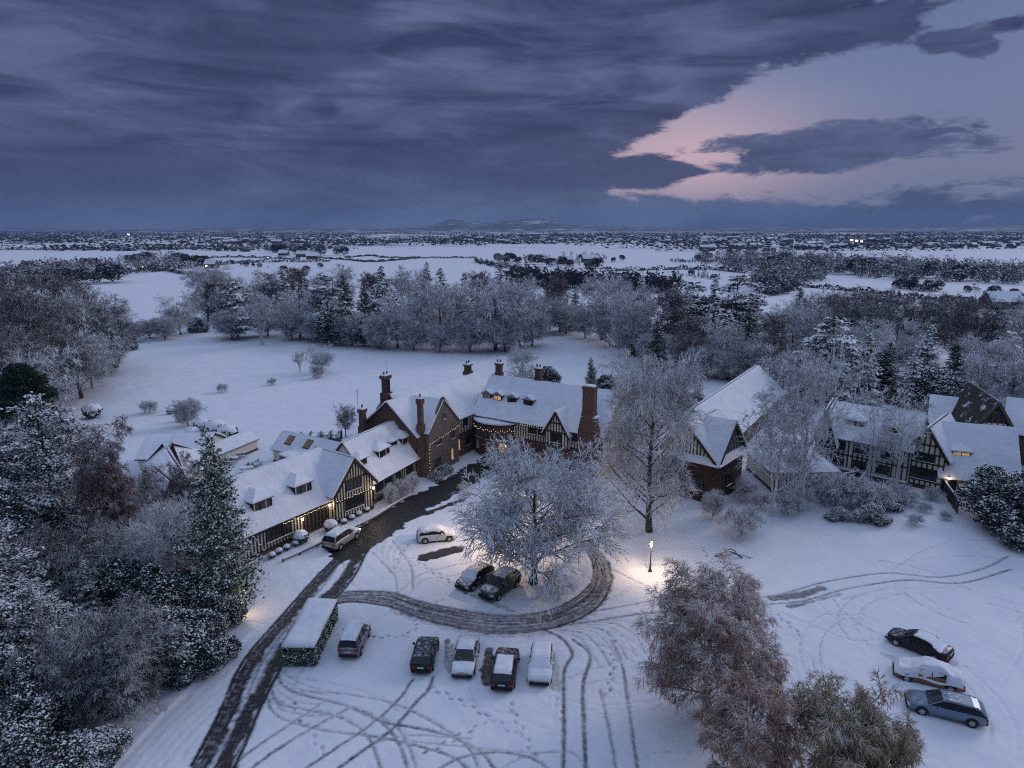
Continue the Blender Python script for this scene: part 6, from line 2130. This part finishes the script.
wood([('midspruce', 795, 350, 286), ('mid1', 790, 372, 312), ('midcedar', 826, 400, 318), ('midspruce', 860, 408, 330), ('midplain', 812, 366, 300), ('midp', 830, 350, 298), ('midplain', 846, 360, 296), ('midplain', 868, 356, 300),
      ('midfir', 884, 400, 340), ('midspruce', 908, 405, 345), ('midplain', 900, 360, 300), ('midplain', 930, 362, 302), ('midspruce', 925, 385, 325), ('midplain', 955, 372, 304), ('midfir', 950, 398, 335), ('midplain', 985, 372, 306),
      ('mid1', 978, 402, 345), ('midcedar', 1000, 392, 332), ('mid0', 1010, 412, 352), ('mid2', 1020, 378, 312), ('midplain', 1040, 385, 318), ('puff', 870, 395, 350), ('puff', 935, 408, 368), ('mid0', 890, 378, 318), ('mid1', 848, 388, 330),
      ('mid2', 1048, 415, 350), ('puff', 810, 398, 352), ('mid0', 782, 398, 345)],
     'wood behind the right-hand buildings', 'in the wood behind the right houses')
wood([('grove', 8, 360, 286), ('grove', 30, 372, 282), ('mid1', 55, 385, 300), ('grove', 80, 372, 292), ('grove', 15, 400, 300), ('grove', 45, 408, 318), ('mid0', 82, 398, 322), ('grove', 96, 372, 304), ('midplain', 62, 350, 284),
      ('grove', -20, 390, 290), ('grove', 5, 430, 340), ('mid0', 92, 388, 335), ('mid0', 30, 440, 350)],
     'grove of big bare trees on the left', 'in the left grove')
wood([('mid0', 181, 335, 296), ('twiggy_big', 150, 338, 322), ('twiggy_big', 165, 340, 320), ('shrub_big', 122, 350, 332), ('twiggy_big', 135, 342, 326), ('shrub_big', 198, 332, 318), ('twiggy_big', 112, 362, 345), ('shrub_big', 106, 374, 352)],
     'bushes linking the left grove and the wood', 'in the gap beyond the left grove')

# ------------------------------------------------------------------ farmland beyond the park
FR = {}
for k in range(3):
    FR['bare%d' % k] = bare_proto('far_bare%d' % k, 80 + k, 12, 5.2, 'far_frost', 'far_wood', 9, 6, 5, 0, .22, .12, .0, .04, .8, .10, shape='dome', twl=2.2)
FR['dark'] = cloud_proto('far_dark', 84, [(0, 0, 5.5, 4.2, 4.2, 4.6), (2.6, 0, 4.2, 3, 3, 3)], 'far_wood', 500, 1.5, .4, stems=False)
FR['fir'] = conifer_proto('far_fir', 85, 15, 3.2, 'far_wood', 30, 14, .05, 1.5, .9, .03, flat=.6)


def far_tree(px, py, hpx, label, group, dark=.35, fir=.1):
    p = at(px, py)
    h = ztop(p, py - hpx)
    r_ = random.random()
    kd = 'fir' if r_ < fir else 'dark' if r_ < fir + dark else 'bare%d' % random.randrange(3)
    o = link('far_tree', FR[kd][1], None, (p.x, p.y, -.2))
    k = h / FR[kd][2]
    o.scale = (k * random.uniform(.9, 1.5),) * 2 + (k,)
    o.rotation_euler = (0, 0, random.uniform(0, 6.28))
    tag(o, label, 'tree', group)


random.seed(21)
CL = [  # polyline in picture, count, size px, label, dark share
    ([(4, 288), (60, 284), (120, 282)], 14, 17, 'tree in the dark copse at the far left beyond the left grove', .6, .1),
    ([(5, 275), (60, 272), (118, 270)], 16, 13, 'tree in the hedgerow above the far left copse', .4, .05),
    ([(120, 266), (160, 263), (182, 262)], 16, 12, 'tree in the clump beyond the first big white field', .3, .05),
    ([(130, 272), (165, 268), (230, 264)], 14, 5, 'bush in the hedge along the lane past the white field', .8, 0),
    ([(188, 265), (200, 265), (207, 264)], 5, 12, 'dark tree in the small round clump by the lane', 1, 0),
    ([(217, 252), (235, 252), (253, 253)], 8, 6, 'tree in the square-topped copse left of the barns', .9, 0),
    ([(255, 253), (272, 254), (290, 255), (345, 257)], 17, 10, 'tree among the barns in the far middle-left fields', .3, .05),
    ([(228, 264), (262, 268), (300, 272), (318, 268)], 12, 5, 'bush in the hedge below the middle-left fields', .8, 0),
    ([(491, 262), (520, 264), (560, 266), (600, 268)], 26, 10, 'tree round the farm in the middle of the plain', .45, .1),
    ([(560, 258), (580, 260), (620, 262)], 12, 7, 'tree behind the farm in the middle of the plain', .4, .1),
    ([(512, 284), (540, 286), (600, 288), (670, 292)], 34, 13, 'tree in the shelter belt behind the wood beyond the lawn', .75, .2),
    ([(475, 264), (500, 268), (533, 272)], 12, 3, 'bush in the hedge running past the farm', .9, 0),
    ([(750, 275), (800, 272), (850, 274), (900, 277), (960, 281), (1024, 284)], 46, 16, 'tree in the long wood across the right-hand fields', .3, .05),
    ([(745, 268), (800, 264), (870, 268), (940, 272), (980, 276)], 34, 12, 'tree in the back row of the long right-hand wood', .2, .02),
    ([(895, 290), (915, 291), (937, 291)], 9, 12, 'dark tree in the black evergreen block at right', 1, 0),
    ([(765, 298), (775, 295), (795, 290)], 9, 13, 'dark tree on the field edge left of the right-hand fields', .8, 0),
    ([(865, 305), (880, 308), (925, 308)], 12, 11, 'tree in the field corner below the long right-hand wood', .3, 0),
    ([(940, 307), (960, 310), (975, 309)], 6, 14, 'dark tree standing over the right-hand wood edge', .8, 0),
    ([(965, 292), (990, 296), (1024, 300)], 14, 9, 'tree on the right-edge field boundary', .5, 0),
    ([(690, 262), (720, 256), (780, 254)], 18, 7, 'tree at the near edge of the far town', .5, 0),
    ([(690, 278), (705, 278), (718, 279)], 8, 9, 'small dark conifer by the field gate in mid distance', .4, .6),
]
nt = 0
for pts, n, sz, lb, dk, fir_ in CL:
    L = catmull([Vector((x, y, 0)) for x, y in pts], 1.0)
    for k in range(n):
        x, y = L[min(len(L) - 1, int((k + random.random()) / n * len(L)))]
        far_tree(x + random.uniform(-3, 3), y + random.uniform(-1.6, 1.6) * (sz > 6), sz * random.uniform(.65, 1.15), lb, lb.split(' in ')[-1] if ' in ' in lb else lb, dk, fir_)
        nt += 1


def hedgerow(pts, h, label):
    """long unclipped field hedge: sprays along a line"""
    rng = np.random.default_rng(len(label))
    W_ = [at(*p) for p in pts]
    L = catmull(W_, 3.0)
    o0 = L[0].copy()
    tot = np.hypot(*np.diff(L, axis=0).T).sum()
    n = int(min(5000, max(400, tot * 7)))
    i = rng.uniform(0, len(L) - 1.001, n)
    a = i.astype(int); f = (i - a)[:, None]
    P = L[a] * (1 - f) + L[a + 1] * f - o0
    C = np.column_stack([P[:, 0] + rng.normal(0, .6, n), P[:, 1] + rng.normal(0, .6, n), rng.uniform(.1, h, n) * (1 + .35 * np.sin(i * .9))])
    V, Q = cards(C, rng, 1.5, .3, .6, .4)
    o = link('hedgerow', np_mesh('hedgerow', V, Q, 'far_wood'), None, (o0[0], o0[1], 0))
    tag(o, label, 'hedge', 'field hedges')


for pts, h, lb in (
    ([(0, 272), (60, 271), (130, 273), (190, 268), (250, 263), (330, 262)], 3.0, 'hedge along the far side of the first big white field'),
    ([(150, 268), (185, 274), (215, 276)], 2.0, 'short hedge stub at the corner of the first white field'),
    ([(300, 257), (345, 260), (375, 262), (420, 258)], 1.6, 'thin hedge line crossing the plain left of centre'),
    ([(475, 262), (500, 267), (535, 272)], 3.5, 'dark hedge slanting past the farm'),
    ([(0, 250), (120, 250), (250, 249), (345, 248)], 3.5, 'long hedge in front of the far left woods'),
    ([(345, 258), (372, 256), (390, 258), (475, 258)], 1.5, 'faint fence-like hedge across the middle plain'),
    ([(600, 272), (700, 270), (745, 274)], 3.0, 'hedge from the farm to the right-hand wood'),
    ([(850, 300), (920, 300), (1024, 310)], 2.5, 'hedge between the two right-hand fields'),
    ([(750, 284), (830, 290), (900, 297)], 2.5, 'hedge on the near side of the long right-hand wood'),
    ([(670, 262), (760, 262), (850, 262), (1024, 270)], 3.0, 'hedge beyond the long right-hand wood'),
    ([(170, 262), (230, 258), (300, 260)], 2.5, 'hedge by the lane to the middle-left barns')):
    hedgerow(pts, h, lb)


# barns and houses out on the plain
def far_house(px, py, w_, d_, e_, r_, rz, label, group=None, lit=False):
    p = at(px, py)
    m = MB()
    m.face([(-w_ / 2, -d_ / 2, 0), (w_ / 2, -d_ / 2, 0), (w_ / 2, -d_ / 2, e_), (-w_ / 2, -d_ / 2, e_)], 'brick')
    m.face([(w_ / 2, d_ / 2, 0), (-w_ / 2, d_ / 2, 0), (-w_ / 2, d_ / 2, e_), (w_ / 2, d_ / 2, e_)], 'brick')
    for s_ in (-1, 1):
        m.face([(s_ * w_ / 2, -d_ / 2, 0), (s_ * w_ / 2, d_ / 2, 0), (s_ * w_ / 2, d_ / 2, e_), (s_ * w_ / 2, 0, r_), (s_ * w_ / 2, -d_ / 2, e_)][::s_], 'brick')
        for x in (-.28, .28):
            m.box((w_ * x, s_ * (d_ / 2 + .02), e_ * .55), (1.3, .06, 1.2), 'far_glow' if lit and x < 0 else 'glass')
    k_ = (r_ - e_) / (d_ / 2)
    m.slab((-w_ / 2 - .3, -d_ / 2 - .3, e_ - .3 * k_), (w_ / 2 + .3, -d_ / 2 - .3, e_ - .3 * k_), (w_ / 2 + .3, 0, r_), (-w_ / 2 - .3, 0, r_), .3, 'snow')
    m.slab((w_ / 2 + .3, d_ / 2 + .3, e_ - .3 * k_), (-w_ / 2 - .3, d_ / 2 + .3, e_ - .3 * k_), (-w_ / 2 - .3, 0, r_), (w_ / 2 + .3, 0, r_), .3, 'snow')
    o = m.build('far_house', None, (p.x, p.y, 0))
    o.rotation_euler = (0, 0, rz)
    return tag(o, label, 'house', group)


for px, py, w_, lb, lit in ((304, 257, 16, 'long low barn roof in the middle-left fields', False), (312, 259, 12, 'second barn beside the long one in the middle-left fields', False), (284, 256, 11, 'small barn at the left of the middle-left group', False),
                       (150, 269, 11, 'lane-side house with a warm light beyond the first white field', True), (540, 262, 13, 'farmhouse left in the clump on the plain', True), (565, 264, 15, 'farm barn right in the clump on the plain', False),
                       (590, 262, 16, 'farm cottage at the right of the clump on the plain', False), 
                       (90, 278, 11, 'house among the far left copses', False), (1000, 309, 13, 'low shed at the right-edge field boundary', False), (212, 268, 9, 'cottage by the lane hedge', True)):
    far_house(px, py, w_, 9, 3.6, 7.2, random.uniform(-.3, .3), lb, None, lit)
hs = far_house(0, 700, 12, 8, 5, 8, 0, 'small snowy-roofed house in the distant town', 'houses of the distant town')
hs.location = at(700, 246)
tl = hs
for k in range(95):
    c = hs.copy(); COL.objects.link(c)
    px = random.choice([random.uniform(690, 1024), random.uniform(690, 1024), random.uniform(150, 330), random.uniform(380, 690)])
    py = random.uniform(238.5, 251) if px > 690 else random.uniform(238, 244)
    c.location = at(px, py)
    c.rotation_euler = (0, 0, random.uniform(-.6, .6))
    c.scale = (random.uniform(.9, 2.2), 1.2, 1.1)
for px, py, n, lb in ((128.5 + 257, 0, 0, ''),):
    pass
for px, py, s_, lb in ((129, 238.5, 9, 'bright floodlight far off on the left horizon'), (851, 245, 7, 'left floodlight of the cluster in the distant town'), (856, 246, 7, 'middle floodlight of the cluster in the distant town'), (861, 246, 6, 'right floodlight of the cluster in the distant town'),
                       (150, 266, 2.2, 'warm lamp by the lane-side house'), (212, 266, 1.6, 'warm lamp by the cottage in the lane hedge'), (268, 259, 1.2, 'faint warm lamp by the middle-left barns'), (910, 247, 4, 'lone warm light at the right of the distant town'), (745, 247, 3, 'lone warm light at the left of the distant town')):
    p = at(px, py)
    r_ = empty('floodlight', (p.x, p.y, 0), 0, lb, 'floodlight')
    m = MB(); m.tube((0, 0, 0), (0, 0, s_ * 1.4), s_ * .08, s_ * .05, 'grey_metal', 5); m.build('mast', r_)
    m = MB(); m.box((0, -.2, s_ * 1.4), (s_ * .7, .3, s_ * .35), 'far_glow'); m.build('lamp_head', r_)

# woods and hedges of the far plain as one mass
rng = np.random.default_rng(5)
C, Sz = [], []
for k in range(620):
    py = 230.8 + 21 * rng.random() ** 1.35
    px = rng.uniform(-40, 1064)
    if 330 < px < 650 and py > 246:
        continue
    if px < 330 and 244 < py < 249 and rng.random() < .8:
        continue
    if px > 690 and 249 < py and rng.random() < .4:
        continue
    p = at(px, py)
    D = p.y
    wdt = D * rng.uniform(.015, .09)
    n = 60
    ln = rng.uniform(-1, 1, n)
    C.append(np.column_stack([p.x + ln * wdt, p.y + rng.normal(0, wdt * .07, n) + ln * wdt * rng.uniform(-.3, .3), rng.uniform(1, 9, n)]))
    Sz.append(np.full(n, min(20, 4 + D * .0026)))
C = np.concatenate(C); Sz = np.concatenate(Sz)
nr = rng.normal(0, 1, (len(C), 3)); nr[:, 2] = np.abs(nr[:, 2]); nr = unit(nr)
a = unit(np.cross(nr, rng.normal(0, 1, nr.shape))); b = np.cross(nr, a)
h_ = Sz[:, None] * .5
Z = np.array([1, 1, .45])
V = np.stack([C - a * h_ * Z, C - b * h_ * .8 * Z, C + a * h_ * Z, C + b * h_ * .8 * Z], 1).reshape(-1, 3)
Q = np.arange(len(V)).reshape(-1, 4)
tag(link('far_woodland', np_mesh('far_woodland', V, Q, 'far_wood')), 'dark woods and hedges scattered over the far plain', 'woodland', None, 'stuff')

# the long wood right of centre, too dense to tell its crowns apart
def wood_mass(bands, label, mat, n, size, hmax, seed):
    rng = np.random.default_rng(seed)
    C = []
    for pts_a, pts_b, share in bands:
        A_ = np.array(pts_a, float); B_ = np.array(pts_b, float)
        nc = int(n * share / 60)
        t = rng.random(nc); k = rng.random(nc)
        ix = t * (len(A_) - 1); i = np.minimum(ix.astype(int), len(A_) - 2); fz = (ix - i)[:, None]
        P_ = (A_[i] * (1 - fz) + A_[i + 1] * fz) * (1 - k[:, None]) + (B_[i] * (1 - fz) + B_[i + 1] * fz) * k[:, None]
        for x, y in P_:
            p = at(x, y)
            h = hmax * rng.uniform(.6, 1.1); r_ = h * rng.uniform(.35, .55)
            d = unit(rng.normal(0, 1, (60, 3)))
            q = d * rng.uniform(.35, 1, (60, 1)) ** .5 * np.array([r_, r_, h * .5]) + np.array([p.x, p.y, h * .52])
            C.append(q)
    C = np.concatenate(C)
    V, Q = cards(C, rng, size, .0, .35, .5)
    tag(link('far_woodland', np_mesh('far_woodland', V, Q, mat)), label, 'woodland', None, 'stuff')


wood_mass([([(690, 262), (760, 258), (880, 266), (1030, 276)], [(750, 276), (800, 272), (900, 282), (1030, 286)], .75), ([(745, 292), (760, 280), (790, 276)], [(775, 296), (800, 288), (830, 280)], .25)],
          'long unbroken wood of bare crowns across the right-hand fields', 'far_frost', 27000, 1.6, 13, 71)
wood_mass([([(510, 284), (580, 287), (680, 292)], [(512, 287), (580, 290), (680, 295)], 1)], 'dark shelter belt behind the wood beyond the lawn', 'far_wood', 7000, 2.0, 11, 72)
wood_mass([([(-5, 276), (60, 272), (120, 268), (185, 264)], [(-5, 292), (60, 286), (110, 278), (180, 268)], 1)], 'straggling copses left of the first white field', 'far_frost', 8000, 1.6, 12, 73)

# ------------------------------------------------------------------ air
m = MB()
m.box((0, 4300, 105), (34000, 10600, 226), 'snow')
hz = m.build('haze')
hz.data.materials.clear()
hm = bpy.data.materials.new('haze_air')
hm.use_nodes = True
ht = NT(hm.node_tree)
pv = ht.n('ShaderNodeVolumePrincipled')
pv.inputs['Color'].default_value = (0.38, 0.58, 0.92, 1)
pv.inputs['Density'].default_value = 0.00009
ho_ = ht.n('ShaderNodeOutputMaterial')
ht.t.links.new(pv.outputs[0], ho_.inputs['Volume'])
hz.data.materials.append(hm)
hz.display_type = 'WIRE'
tag(hz, 'thin blue evening haze over the plain', 'haze', None, 'stuff')
